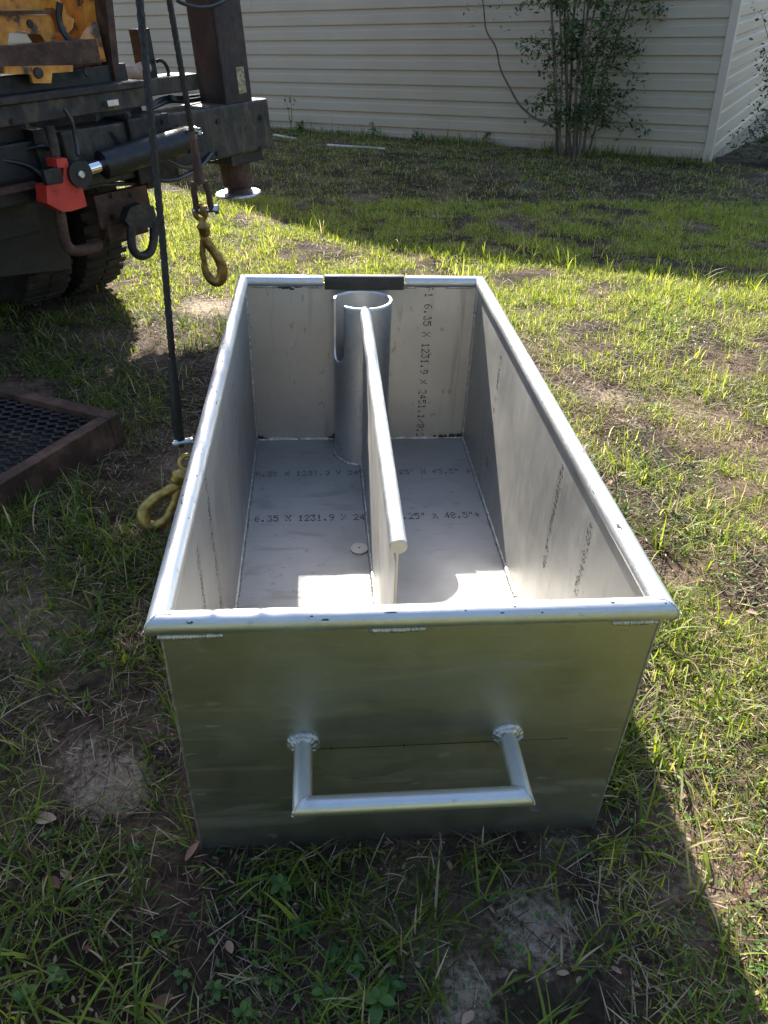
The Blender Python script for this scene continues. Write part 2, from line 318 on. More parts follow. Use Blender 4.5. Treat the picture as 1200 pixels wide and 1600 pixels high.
def plank(parent, axis, l0, l1, z):
    key = (axis, l0, l1)
    if key not in me_cache:
        b = MB()
        pf = plank_profile(0.0)
        nseg = 10; n = len(pf); vs = []; fs = []
        for i in range(nseg + 1):
            t = l0 + (l1 - l0) * i / nseg
            for (d, zz) in pf:
                wob = 0.0
                vs.append((t, d, zz + wob) if axis == 'x' else (-d, t, zz + wob))
        for i in range(nseg):
            for k in range(n): fs.append((i * n + k, i * n + (k + 1) % n, (i + 1) * n + (k + 1) % n, (i + 1) * n + k))
        fs += [tuple(range(n))[::-1], tuple(range(nseg * n, nseg * n + n))]
        b.add(vs, fs); o = b.build('siding_plank', M['siding'], parent); me_cache[key] = o; o.location.z = z; return o
    o = me_cache[key].copy(); C.objects.link(o); o.parent = parent; o.location.z = z
    o.location.y = random.uniform(-0.0015, 0.0015); return o
z = ZA - 5 * COURSE
row = 0
while z < HPK - COURSE * 1.5:
    ins = max(0.0, (z + COURSE - HTOP) / PITCH)          # planks shorten up the gable
    lo, hi = -HL + ins, -0.055 - ins
    cuts = [c for c in ([-9.9, -6.3] * (row % 3 == 0) + [-8.6, -5.1] * (row % 3 == 1) + [-7.4] * (row % 3 == 2)) if lo + .4 < c < hi - .4]
    cuts = [lo] + cuts + [hi]
    for a_, b_ in zip(cuts[:-1], cuts[1:]): plank(house, 'x', a_, b_ - 0.003, z)
    if z + COURSE < HTOP: plank(house, 'y', 0.095, HD - 0.05, z)
    z += COURSE; row += 1
b = MB(); b.box(-0.055, 0.03, -0.030, 0.0, -0.28, HTOP, 0.003); b.box(0.0, 0.0303, -0.0275, 0.095, -0.279, HTOP - .001, 0.003); b.build('corner_trim', M['trim'], house)
b = MB(); b.box(-HL, -0.06, 0.008, 0.3, -0.6, ZA - 5 * COURSE + 0.02); b.box(-0.3, 0.002, 0.1, HD, -0.6, ZA - 5 * COURSE + .02); b.build('foundation', M['foundation'], house)
b = MB(); b.prism([(-HL - .25, HTOP - .16), (-HL / 2, HPK - .08), (.25, HTOP - .16), (.25, HTOP + .02), (-HL / 2, HPK + .10), (-HL - .25, HTOP + .02)], lambda a, z_, d: (a, d, z_), -.06, -.03); b.build('rake_board', M['trim'], house)
b = MB(); b.prism([(-HL - .35, HTOP - .06), (-HL / 2, HPK + .105), (.35, HTOP - .06), (.35, HTOP + .02), (-HL / 2, HPK + .19), (-HL - .35, HTOP + .02)], lambda a, z_, d: (a, d, z_), -.14, HD + .2); b.build('roof', M['shingle'], house)

# ------------------------------------------------------------------ the aluminium box
W, L, H = 0.84, 1.7357, 0.6405; w = W / 2; T = 0.00635; R_ = 0.0195
box = tag(empty('aluminium_box', BX(0, 0, 0.0), MB3), 'open welded aluminium box with pipe rim and pipe handle standing on the grass', 'metal box')
def plate(name, x0, x1, y0, y1, z0, z1, mat, sub=None):
    b = MB(); b.box(x0, x1, y0, y1, z0, z1, 0.0012); return b.build(name, mat, box)
floor = plate('floor_plate', -w + T, w - T, T, L - T, 0.003, 0.003 + T, M['alu_floor'])
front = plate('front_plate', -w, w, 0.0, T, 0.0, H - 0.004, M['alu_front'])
back = plate('back_plate', -w, w, L - T, L, 0.0, H - 0.004, M['alu'])
left = plate('side_plate', -w + 0.0003, -w + T, T + .0005, L - T - .0005, 0.0, H - 0.004, M['alu_side'])
right = plate('side_plate', w - T, w - 0.0003, T + .0005, L - T - .0005, 0.0, H - 0.004, M['alu_side'])
# rim pipes, mitred
d1 = Vector((1, 1, 0)).normalized(); d2 = Vector((1, -1, 0)).normalized()
def rim(name, p, q, n0, n1):
    b = MB(); k = 10
    p = Vector(p); q = Vector(q); pts = [p.lerp(q, i / k) for i in range(k + 1)]
    b.tube(pts, R_, 28, True, True, n0, n1); return b.build(name, M['alu_pipe'], box)
rimF = rim('rim_pipe', (-w, 0, H), (w, 0, H), d2, d1)
rimL = rim('rim_pipe', (-w, 0, H), (-w, L, H), d2, d1)
rimR = rim('rim_pipe', (w, 0, H), (w, L, H), d1, d2)
rimB1 = rim('rim_pipe', (-w, L, H), (-0.142, L, H), d1, None)
rimB2 = rim('rim_pipe', (0.150, L, H), (w, L, H), None, d2)
# weld beads
def bead(path, parent, name='weld_bead', size=0.005, step=0.006, mat='weld', flat=0.7, jit=0.25):
    b = MB(); pts = [Vector(p) for p in path]; out = []; rs = []; acc = 0.0
    per = max(.0035, size * .75); st = per / 3
    for p, q in zip(pts[:-1], pts[1:]):
        d = q - p; n = max(1, round(d.length / st))
        for i in range(n):
            out.append(p + d * (i / n) + Vector((random.gauss(0, 1), random.gauss(0, 1), random.gauss(0, 1))) * size * .05)
            ph = (acc % per) / per; rs.append(size * (.80 + .26 * (1 - ph) + random.gauss(0, .03)) * (1 + .10 * math.sin(acc * 40))); acc += d.length / n
    out.append(pts[-1]); rs.append(rs[-1])
    b.tube(out, rs, 8); return b.build(name, M[mat], parent, recalc=False)
zf = 0.003 + T; xi = w - T; yi = T; yb = L - T
bead([(-xi, yi, zf), (-xi, yb, zf)], floor, size=0.0095, step=.0075); bead([(xi, yi, zf), (xi, yb, zf)], floor, size=0.0095, step=.0075)
bead([(-xi, yb, zf), (xi, yb, zf)], floor, size=0.0085, step=.007)
bead([(-xi, yb, zf), (-xi, yb, H - 0.02)], back, size=0.0075); bead([(xi, yb, zf), (xi, yb, H - 0.02)], back, size=0.0075)
bead([(-w, -0.0005, 0.0), (-w, -0.0005, H - 0.02)], front, size=0.0024, step=.003, jit=.12); bead([(w, -0.0005, 0.0), (w, -0.0005, H - 0.02)], front, size=0.0024, step=.003, jit=.12)
bead([(-w, L, H + R_ * .75), (-w, L, H)], back, size=0.004)
for (x0, x1, z_) in ((-0.425, -0.322, 0.613), (-0.078, 0.012, 0.614), (0.335, 0.415, 0.614)): bead([(x0, -0.003, z_), (x1, -0.003, z_)], front, size=0.0058)
for (x0, x1) in ((-0.40, -0.30), (-0.20, -0.145), (0.15, 0.19), (0.30, 0.40)): bead([(x0, L - T - .001, 0.622), (x1, L - T - .001, 0.622)], back, size=0.005, step=.0045)
for y0, y1 in ((0.35, 0.46), (0.95, 1.05), (1.5, 1.6)):
    bead([(xi, y0, 0.621), (xi, y1, 0.621)], right, size=.0045); bead([(-xi, y0, 0.621), (-xi, y1, 0.621)], left, size=.0045)
# mitre seam welds (ellipse round each corner) and pipe-end seams
def ring_bead(c, n, r, parent, size=0.003, axis=None, k=30, stepf=1.1, name='weld_bead', mat='weld'):
    c = Vector(c); n = Vector(n).normalized(); axis = Vector(axis).normalized()
    up = Vector((0, 0, 1)) if abs(axis.z) < .9 else Vector((1, 0, 0)); u = axis.cross(up).normalized(); v = axis.cross(u); P = []
    for i in range(k + 1):
        a = 2 * math.pi * i / k; p = (u * math.cos(a) + v * math.sin(a)) * r; p = p - axis * (p.dot(n) / axis.dot(n)); P.append(c + p)
    return bead(P, parent, name, size, size * stepf, mat, 0.8, .2)
ring_bead((-w, 0, H), d2, R_ - .0012, rimF, .0026, (1, 0, 0)); ring_bead((w, 0, H), d1, R_ - .0012, rimF, .0026, (1, 0, 0))
ring_bead((-w, L, H), d1, R_ - .0012, rimL, .0024, (0, 1, 0)); ring_bead((w, L, H), d2, R_ - .0012, rimR, .0024, (0, 1, 0))
# burn marks left by welding at the back
b = MB()
for i in range(26): b.lump((-0.27 + random.gauss(0, .02), yb - 0.0005, 0.621 + random.gauss(0, 0.004)), random.uniform(.004, .012), 0.0012, random.uniform(.003, .006))
for c in ((-0.40, 0.012), (-0.11, 0.012), (0.37, 0.012), (0.40, 0.014), (0.32, .011)):
    for i in range(14): b.lump((c[0] + random.gauss(0, .012), yb - 0.004, c[1] + abs(random.gauss(0, 0.006))), random.uniform(.003, .009), 0.003, random.uniform(.003, .007))
tag(b.build('burn_mark', M['soot'], back, 'black scorch marks beside the weld'), kind='stuff')
# black rubber sleeve over the gap in the far rim
b = MB(); prof = []
for i in range(11): a = math.pi * i / 10; prof.append((math.cos(a) * 0.0215, 0.636 + math.sin(a) * 0.017))
prof = [(0.0215, 0.606)] + prof + [(-0.0215, 0.606), (-0.0125, 0.606), (-0.0125, 0.63), (0.0125, 0.63), (0.0125, 0.606)]
b.prism([(-p, q) for p, q in prof], lambda a, z_, d: (d, L - T / 2 + a, z_ + 0.012), -0.136, 0.144); b.build('rubber_sleeve', M['rubber'], box, 'black rubber edge sleeve over the gap in the pipe rim')

# pipe holder with a J slot
HX, HY, HR, HZ = -0.006, L - T - 0.1025, 0.1005, 0.615
def tube_slot():
    seg = 120; n = 60; t = 0.0065; a0, a1 = math.radians(176), math.radians(229); zb = HZ - 0.165
    bm = bmesh.new(); outer = []; inner = []
    am = (a0 + a1) / 2; hw = (a1 - a0) / 2 * HR
    def inside(a, z_):
        if z_ > zb: return a0 < a < a1
        return ((a - am) * HR) ** 2 + (z_ - zb) ** 2 < hw * hw
    def put(r):
        g = []
        for j in range(n + 1):
            z_ = zf + (HZ - zf) * j / n
            g.append([bm.verts.new((HX + r * math.cos(2 * math.pi * i / seg), HY + r * math.sin(2 * math.pi * i / seg), z_)) for i in range(seg)])
        return g
    o = put(HR); q = put(HR - t); keep = {}
    for j in range(n):
        for i in range(seg):
            a = 2 * math.pi * (i + .5) / seg; z_ = zf + (HZ - zf) * (j + .5) / n
            keep[i, j] = not inside(a, z_)
    for (i, j), kp in keep.items():
        if not kp: continue
        i2 = (i + 1) % seg
        bm.faces.new((o[j][i], o[j][i2], o[j + 1][i2], o[j + 1][i])).smooth = True
        bm.faces.new((q[j][i2], q[j][i], q[j + 1][i], q[j + 1][i2])).smooth = True
        for (di, dj, va, vb) in ((0, 1, (j + 1, i), (j + 1, i2)), (1, 0, (j, i2), (j + 1, i2)), (-1, 0, (j, i), (j + 1, i)), (0, -1, (j, i), (j, i2))):
            nb = keep.get(((i + di) % seg, j + dj), False)
            if not nb:
                try: bm.faces.new((o[va[0]][va[1]], o[vb[0]][vb[1]], q[vb[0]][vb[1]], q[va[0]][va[1]]))
                except ValueError: pass
    # round off the stair steps of the slot edge
    for row_o, row_q in zip(o, q):
        for vo, vq in zip(row_o, row_q):
            a = math.atan2(vo.co.y - HY, vo.co.x - HX) % (2 * math.pi)
            if abs(a - am) * HR < hw * 1.6 and vo.co.z < zb + .004:
                e = Vector(((a - am) * HR, vo.co.z - zb)); l = e.length
                if abs(l - hw) < 0.0055 and l > 0:
                    e = e * (hw / l); na = am + e.x / HR
                    for vv, r in ((vo, HR), (vq, HR - t)): vv.co = Vector((HX + r * math.cos(na), HY + r * math.sin(na), zb + e.y))
    bmesh.ops.recalc_face_normals(bm, faces=bm.faces)
    bm.verts.index_update(); me = bpy.data.meshes.new('pole_holder'); bm.to_mesh(me); bm.free(); me.materials.append(M['alu_pipe'])
    ob = bpy.data.objects.new('pole_holder', me); C.objects.link(ob); ob.parent = box; ob['label'] = 'upright aluminium pipe with a J-shaped slot at the back of the box'; return ob
holder = tube_slot()
P = [(HX + HR * math.cos(a), HY + HR * math.sin(a), zf) for a in np.linspace(math.radians(178), math.radians(362), 40)]
bead(P, holder, size=.0095, step=.008)
# divider plate and its top pipe
yd = HY - HR + 0.002
div = plate('divider_plate', -0.0062, 0.0002, 0.30, yd, zf, 0.585, M['alu_side'])
b = MB(); p0 = Vector((-0.003, 0.285, 0.567)); p1 = Vector((-0.003, yd + .004, 0.600)); b.tube([p0.lerp(p1, i / 6) for i in range(7)], 0.0185, 26); dp = b.build('divider_pipe', M['alu_pipe'], box)
b = MB(); dv = (p1 - p0).normalized(); b.lathe([(0.0, -0.0035), (0.0172, -0.0035), (0.0186, -0.001), (0.0186, 0.002), (0.0, 0.002)], p0, dv, 26, False); b.build('end_cap', M['alu'], dp)
bead([(-0.0075, 0.30, zf), (-0.0075, yd, zf)], div, size=.0085, step=.007); bead([(0.0015, 0.30, zf), (0.0015, yd, zf)], div, size=.005)
bead([(-0.007, yd, zf), (-0.007, yd, 0.58)], div, size=.003); ring_bead(p1 - dv * .003, dv, .0185, dp, .0028, dv)
# drain plug disc
b = MB(); b.lathe([(0.0, 0.0035), (0.003, 0.0035), (0.0032, 0.0068), (0.027, 0.0068), (0.0288, 0.0058), (0.0288, 0.0)], (-0.042, 1.0, zf), (0, 0, 1), 30, False); pg = b.build('drain_plug', M['alu'], box, 'round aluminium disc on the floor beside the divider')
b = MB(); b.lathe([(0.0, 0.0042), (0.0031, 0.0042)], (-0.042, 1.0, zf), (0, 0, 1), 12, False); b.build('plug_hole', M['ink'], pg)
# handle on the front plate
hx0, hx1, hy, hz, hr = -0.198, 0.188, -0.135, 0.330, 0.0172
mitL = Vector((1, -1, 0)).normalized(); mitR = Vector((1, 1, 0)).normalized()
b = MB(); b.tube([Vector((hx0, hy, hz)).lerp(Vector((hx1, hy, hz)), i / 8) for i in range(9)], hr, 26, True, True, mitR.copy() if False else Vector((1, 1, 0)).normalized() * 1.0 if False else Vector((1, -1, 0)).normalized(), Vector((1, 1, 0)).normalized())
handle = b.build('handle', M['alu_pipe'], box, 'aluminium pipe handle welded to the front plate')
for hx, mt in ((hx0, Vector((1, -1, 0)).normalized()), (hx1, Vector((1, 1, 0)).normalized())):
    b = MB(); b.tube([(hx, hy, hz), (hx, hy * .5, hz), (hx, 0.0, hz)], hr, 26, True, True, mt, None); arm = b.build('handle_arm', M['alu_pipe'], box)
    ring_bead((hx, hy, hz), mt, hr - .001, handle, .0026, (1, 0, 0))
    ring_bead((hx, -0.007, hz), (0, 1, 0), hr + .001, arm, .0085, (0, 1, 0), 20, .55); ring_bead((hx, -0.002, hz), (0, 1, 0), hr + .0065, arm, .0085, (0, 1, 0), 22, .5)
# layout line scribed on the front plate with ticks
b = MB(); b.box(-0.172, 0.162, -0.0007, 0.0, 0.3075, 0.3092); b.box(0.215, 0.31, -0.0007, 0.0, 0.3078, 0.3086)
for x in (-0.146, -0.008): b.box(x - .001, x + .001, -0.0008, 0.0, 0.304, 0.3125)
b.build('layout_line', M['ink'], front, 'thin black marker line with two ticks')
# faint weld arc scratch and rail dings
# dot-matrix mill print
FONT = {'0': '0E11191513110E', '1': '040C040404040E', '2': '0E11010204081F', '3': '1F02040201110E', '4': '02060A121F0202', '5': '1F101E0101110E', '6': '0608101E11110E', '7': '1F010204080808',
        '8': '0E11110E11110E', '9': '0E11110F01020C', 'X': '11110A040A1111', '.': '00000000000C0C', '/': '00010204081000', '"': '0A0A0A00000000', '*': '000A041F040A00', 'F': '1F10101E101010', ' ': '00000000000000', '-': '0000001F000000'}
def print_text(txt, origin, ex, ey, en, pitch, height, parent, wear=0.06):
    b = MB(); ex = Vector(ex); ey = Vector(ey); en = Vector(en); origin = Vector(origin); dot = height / 7.0; cx = pitch * 0.80 / 5
    for i, ch in enumerate(txt):
        rows = FONT[ch]
        for r in range(7):
            bits = int(rows[2 * r:2 * r + 2], 16)
            for c in range(5):
                if bits >> (4 - c) & 1 and random.random() > wear:
                    o = origin + ex * (i * pitch + c * cx + random.gauss(0, .0003)) + ey * ((6 - r) * dot + random.gauss(0, .0003)); o = o + en * 0.0004
                    sx = cx * random.uniform(.55, .72); sy = dot * random.uniform(.5, .66)
                    poly = [o + ex * (sx * math.cos(a)) + ey * (sy * math.sin(a)) for a in (0.3, 1.35, 2.4, 3.45, 4.5, 5.55)]
                    b.add(poly, [(0, 1, 2, 3, 4, 5)])
    return tag(b.build('mill_print', M['ink'], parent, 'black dot-matrix print reading ' + txt.strip(), recalc=False), kind='stuff')
FULL = '6.35 X 1231.9 X 2451.1/0.25" X 48.5"'
print_text(FULL + '*', (-0.385, 1.166, zf), (1, 0, 0), (0, 1, 0), (0, 0, 1), 0.0209, 0.036, floor)
print_text(FULL + ' *', (-0.400, 1.455, zf), (1, 0, 0), (0, 1, 0), (0, 0, 1), 0.0212, 0.032, floor, 0.2)
print_text('F1 6.35 X 1231.9 X 2451.1/0.25', (0.225, yb, 0.622), (0, 0, -1), (1, 0, 0), (0, -1, 0), 0.0212, 0.030, back)
for yy, z0, s_, wr in ((0.560, 0.27, '48.5" *704448165*', .12), (0.332, 0.262, '48.5" *704448165*', .4), (1.27, 0.10, '6.35 X 1231.9 X 2451.1', .2)):
    print_text(s_, (xi, yy, z0), (0, 0, 1), (0, 1, 0), (-1, 0, 0), 0.0185 if yy < 1 else .021, 0.025, right, wr)
for yy, z0, s_, wr in ((0.535, 0.165, '6.35 X 1231.9 X 2451.1/', .1), (0.345, 0.11, '25" X 48.5" *704448165*', .3), (1.16, 0.10, '1231.9 X 2451.1/0.25" X', .3)):
    print_text(s_, (-xi, yy, z0), (0, 0, 1), (0, -1, 0), (1, 0, 0), 0.0187, 0.025, left, wr)
# small dark dings on the rims
def dings(parent, p, q, n, R):
    b = MB(); p = Vector(p); q = Vector(q); t = (q - p).normalized(); up = Vector((0, 0, 1)); u = t.cross(up)
    for i in range(n):
        a = random.uniform(-1.2, 1.2); c = p.lerp(q, random.random()); nrm = up * math.cos(a) + u * math.sin(a); tt = t.copy()
        rot = Matrix((t, nrm.cross(t), nrm)).transposed(); k = random.random() ** 3
        b.lump(c + nrm * R_, 0.002 + 0.012 * k, random.uniform(.0008, .002), 0.0004, rot, 6, 4)
    tag(b.build('rim_scuff', M['soot'], parent, 'dark scuffs and nicks in the pipe'), kind='stuff')
dings(rimF, (-w, 0, H), (w, 0, H), 30, R_); dings(rimL, (-w, 0, H), (-w, L, H), 46, R_); dings(rimR, (w, 0, H), (w, L, H), 26, R_)
b = MB(); 
for i in range(7): b.lump((w - 0.010 + i * .0012, 0.218 - i * .004, H + R_ * .93), .0045 - i * .0005, .006, .0008)
b.build('rim_scuff', M['soot'], rimR)

def catmull(P, k=5):
    out = []
    for i in range(len(P) - 1):
        p0, p1, p2, p3 = P[max(i - 1, 0)], P[i], P[i + 1], P[min(i + 2, len(P) - 1)]
        for j in range(k):
            t = j / k; out.append(0.5 * ((2 * p1) + (p2 - p0) * t + (2 * p0 - 5 * p1 + 4 * p2 - p3) * t * t + (3 * p1 - p0 - 3 * p2 + p3) * t ** 3))
    return out + [P[-1]]
# ------------------------------------------------------------------ the truck (rear seen at an angle)
TA = math.radians(46); p_ = on_y(352, 160, 3.55)
T0 = Vector((p_.x, p_.y, g0(p_.x, p_.y)))
RT = Matrix.Rotation(TA, 3, 'Z'); RTi = RT.transposed()
truck = tag(empty('utility_truck', T0, RT), 'grimy dark utility truck rear with orange rig base parked beside the metal box', 'truck')
def tp(px, py, d):
    dr = RTi @ ray(px, py); o = RTi @ (CAM - T0); q = o + dr * ((d - o.y) / dr.y); return q.x, q.z
def TP(px, py, d): u, z_ = tp(px, py, d); return Vector((u, d, z_))
def tbox(name, x0, y0, x1, y1, d0, d1, mat, bev=0.006, parent=None, label=None):
    xm = (x0 + x1) / 2; ym = (y0 + y1) / 2; b = MB()
    b.box(tp(x0, ym, d0)[0], tp(x1, ym, d0)[0], d0, d1, tp(xm, y1, d0)[1], tp(xm, y0, d0)[1], bev); return b.build(name, M[mat], parent or truck, label)
def tprism(name, poly, d0, d1, mat, parent=None, label=None):
    b = MB(); b.prism([tp(x, y, d0) for x, y in poly], lambda a, z_, d: (a, d, z_), d0, d1); return b.build(name, M[mat], parent or truck, label)
def ttube(name, pts, r, mat, parent=None, seg=14, label=None):
    P = [TP(*p) for p in pts]; b = MB(); b.tube(catmull(P, 5) if len(P) > 3 else P, r, seg); return b.build(name, M[mat], parent or truck, label)
# outrigger: box beam, jack post, foot
ub1 = tp(424, 205, 0.0)[0]; ztop = tp(322, 169, 0.0)[1]; zbot = tp(320, 254, 0.0)[1]
b = MB(); b.box(-0.95, ub1, 0.0, 0.26, zbot, ztop, 0.012); beam = b.build('outrigger_beam', M['steel_green'], truck)
b = MB(); b.box(-0.62, tp(268, 200, -.03)[0], -0.03, 0.29, zbot - 0.03, ztop + 0.012, 0.01); b.build('outrigger_sleeve', M['steel'], truck)
b = MB(); ps = 0.215; pu = tp(352, 150, 0.02)[0]; b.box(pu, pu + ps * .86, 0.02, 0.02 + ps, ztop - 0.05, 1.95, 0.012); post = b.build('jack_post', M['post'], truck, 'tall square rusty jack tube of the outrigger')
b = MB(); b.box(pu + ps * .30, pu + ps * .55, 0.0165, 0.0195, ztop + 0.09, ztop + 0.26); 
dec = tbox('decal', 371, 104, 383, 146, 0.0185, 0.0215, 'sticker', 0, post, 'worn yellow decal')
b = MB(); b.box(pu - .03, pu + ps + .0, 0.0, 0.25, 1.95, 1.98, 0.005); b.build('jack_cap', M['steel'], truck)
cF = TP(366, 255, 0.12); zf_ = tp(366, 306, 0.10)[1]
b = MB(); b.box(cF.x - .10, cF.x + .13, 0.02, 0.24, zbot - 0.055, zbot + .002, 0.006); b.build('jack_collar', M['steel'], truck)
b = MB(); b.lathe([(0.0, zbot - .05), (0.085, zbot - .05), (0.085, zf_ + 0.05), (0.06, zf_ + .03), (0.06, zf_ + .01), (0, zf_ + .01)], (cF.x, 0.12, 0), (0, 0, 1), 24, False); b.build('jack_foot', M['rust'], truck)
b = MB(); b.box(cF.x + .07, cF.x + .10, 0.11, 0.13, zf_ + .012, zbot - .06, .003); b.build('foot_rib', M['steel'], truck)
b = MB(); b.lathe([(0.0, 0.012), (0.125, 0.012), (0.13, 0.006), (0.13, 0.0), (0.0, 0.0)], (cF.x, 0.12, zf_ - .002), (0, 0, 1), 36, False); b.build('foot_pad', M['zinc'], truck, 'pale steel foot pad of the outrigger')
# rear cross members of the chassis
tbox('rear_crossbeam', -330, 172, 236, 207, -0.02, 0.05, 'steel_green', 0.004)
tbox('rear_flange', -330, 160, 237, 172, -0.045, 0.10, 'steel', 0.003)
tbox('rear_panel', -330, 204, 238, 300, 0.16, 0.19, 'black', 0.004)
for x0, x1 in ((62, 82), (222, 240), (148, 160)): tbox('rib', x0, 200, x1, 296, 0.02, 0.16, 'steel', 0.004)
tbox('lower_crossbeam', -330, 292, 232, 318, 0.05, 0.15, 'steel', 0.006)
b = MB(); b.box(-2.6, -0.95, 0.05, 0.32, zbot - .02, ztop - 0.02, 0.01); b.build('outrigger_housing', M['black'], truck)
# bent bar hanging on the rear
ttube('bent_bar', [(76, 196, -0.05), (84, 225, -.05), (90, 260, -0.05)], 0.022, 'steel')
ttube('hanger_pipe', [(92, 322, -0.06), (98, 360, -0.06), (104, 382, -0.06), (118, 392, -0.06), (155, 384, -0.02)], 0.025, 'rust')
# red bracket
tprism('red_bracket', [(88, 249), (104, 247), (112, 276), (128, 290), (136, 322), (112, 330), (98, 331), (74, 318), (72, 290), (98, 286), (100, 262), (90, 262)], -0.11, -0.02, 'red', label='red painted cast bracket at the cylinder end')
tbox('bracket_pin', 70, 264, 98, 288, -0.13, -0.10, 'steel', 0.004)
# hydraulic cylinder
c0 = TP(160, 258, -0.09); c1 = TP(290, 219, -0.12)
b = MB(); rc = 0.058; ax = (c1 - c0).normalized(); b.tube([c0, c0 + ax * .02, c1], [rc * 1.06, rc * 1.06, rc], 26); cyl = b.build('hydraulic_cylinder', M['black'], truck, 'black hydraulic cylinder across the truck rear')
b = MB(); b.tube([c0 - ax * .10, c0 + ax * .01], 0.026, 20); b.build('rod', M['chrome'], cyl)
cc = c0 - ax * 0.13
b = MB(); b.tube([cc - ax * .02, cc + ax * .05], [.05, .045], 20); b.lathe([(0, -.05), (.055, -.05), (.055, .05), (0, .05)], cc - ax * .01, (0, 1, 0), 22, False); b.build('clevis', M['black'], cyl)
b = MB(); b.lathe([(0, -.062), (.012, -.062), (.016, -.057), (.016, -.04)], cc - ax * .01, (0, 1, 0), 14, False); b.build('pin', M['zinc'], cyl)
b = MB(); b.box(c1.x - .02, c1.x + .07, c1.y - .05, c1.y + .12, c1.z - .055, c1.z + .05, .008); b.build('cylinder_lug', M['steel'], cyl)
for px, py in ((303, 202), (303, 214), (296, 224), (310, 207)):
    q = TP(px, py, -0.16); b = MB(); b.lathe([(0, .012), (.012, .012), (.014, .008), (.014, 0.0), (.02, 0.0), (.02, -.004), (0, -.004)], q, (0, -.3, 1), 6, False); b.build('hex_nut', M['zinc'], truck)
# hoses
ttube('hose', [(236, 166, .1), (246, 158, .12), (262, 153, .16), (285, 153, .2), (318, 149, .26)], 0.011, 'hose')
ttube('hose', [(232, 172, .08), (246, 165, .10), (264, 158, .14), (288, 158, .18), (318, 154, .24)], 0.011, 'hose')
ttube('hose', [(240, 240, -.12), (262, 250, -.13), (285, 261, -.12), (312, 262, -.05)], 0.009, 'hose')
ttube('hose', [(240, 280, -.12), (262, 282, -.13), (285, 277, -.12), (312, 262, -.05), (330, 240, 0.0)], 0.012, 'hose')
ttube('cable_loop', [(276, 0, .0), (288, 6, -.02), (310, 11, -.03), (332, 9, -.03), (350, 0, -.02), (356, -12, .02)], 0.009, 'hose')
# tow ring
ring = [(206, 344), (205, 375), (209, 392), (221, 400), (234, 394), (240, 376), (240, 346)]
ttube('tow_ring', [(x, y, -0.10) for x, y in ring], 0.021, 'steel')
tbox('tow_hitch_plate', 150, 296, 236, 350, 0.02, 0.06, 'rust', 0.006)
tprism('tow_lug', [(196, 345), (203, 325), (220, 318), (240, 322), (246, 345), (240, 356), (205, 356)], -0.115, -0.06, 'steel')
tbox('step_plate', 168, 346, 232, 372, 0.0, 0.09, 'rust', 0.005)
# upper deck
tbox('deck_edge', -330, 126, 205, 160, 0.10, 0.2, 'black', 0.005)
tbox('deck_beam', -330, 80, 160, 124, 0.05, 0.16, 'rust', 0.005)
tbox('deck_arm', 186, 122, 312, 149, 0.14, 0.34, 'steel_green', 0.005)
tbox('stake_post', 221, 44, 241, 126, 0.22, 0.29, 'black', 0.004)
b = MB(); q = TP(254, 112, .2); b.tube([q + Vector((.045 * math.cos(a) - .01, 0, .05 * math.sin(a))) for a in np.linspace(-1.3, 1.9, 9)], 0.009, 8); b.build('pin_ring', M['steel'], truck)
ttube('knob', [(270, 149, .12), (270, 157, .12)], 0.022, 'black')
# orange rig base
tprism('rig_column', [(122, -60), (160, -60), (192, 140), (160, 140), (142, 100), (136, 60)], 0.17, 0.50, 'orange', label='orange painted column of the rig base')
tprism('rig_gusset', [(130, 76), (152, 34), (166, 96), (150, 98)], 0.10, 0.168, 'orange')
tprism('rig_edge', [(158, -60), (170, -60), (186, 100), (183, 138), (176, 100)], 0.08, 0.168, 'rust')
tprism('rig_bracket', [(-330, 14), (78, 24), (86, 40), (86, 66), (112, 74), (78, 76), (64, 54), (30, 48), (14, 52), (12, 78), (2, 78), (-6, 50), (-330, 44)], 0.18, 0.30, 'orange', label='orange bracket on the deck')
tprism('rig_plate', [(-330, -60), (80, -60), (86, 10), (60, 20), (-330, 10)], 0.24, 0.36, 'orange')
tprism('rig_flange', [(-330, 20), (84, 16), (84, 22), (-330, 28)], 0.16, 0.235, 'rust')
tprism('rig_foot', [(8, 104), (114, 102), (114, 112), (82, 114), (80, 130), (52, 130), (48, 116), (8, 116)], 0.028, 0.048, 'orange')
tprism('rig_clamp', [(88, -6), (100, 8), (104, 22), (116, 30), (114, 44), (104, 54), (96, 50), (98, 30), (84, 12)], 0.16, 0.24, 'orange')
for px, py in ((47, 37), (60, 114), (137, 112)): q = TP(px, py, .02); ob = None
b = MB(); q = TP(47, 37, .178); b.lathe([(0, 0.0), (.014, 0.0), (.016, .006)], q + Vector((0, -.006, 0)), (0, 1, 0), 12, False); b.build('bolt_hole', M['black'], truck)
for px, py, d in ((60, 114, .024), (137, 112, .046)):
    q = TP(px, py, d); b = MB(); b.lathe([(0, 0.0), (.02, 0.0), (.022, .008)], q + Vector((0, -.006, 0)), (0, 1, 0), 14, False); b.build('bolt', M['steel'], truck)
ttube('rig_hose', [(120, 80, .1), (112, 66, .12), (100, 52, .15), (92, 30, .16), (94, 4, .15)], 0.014, 'hose')
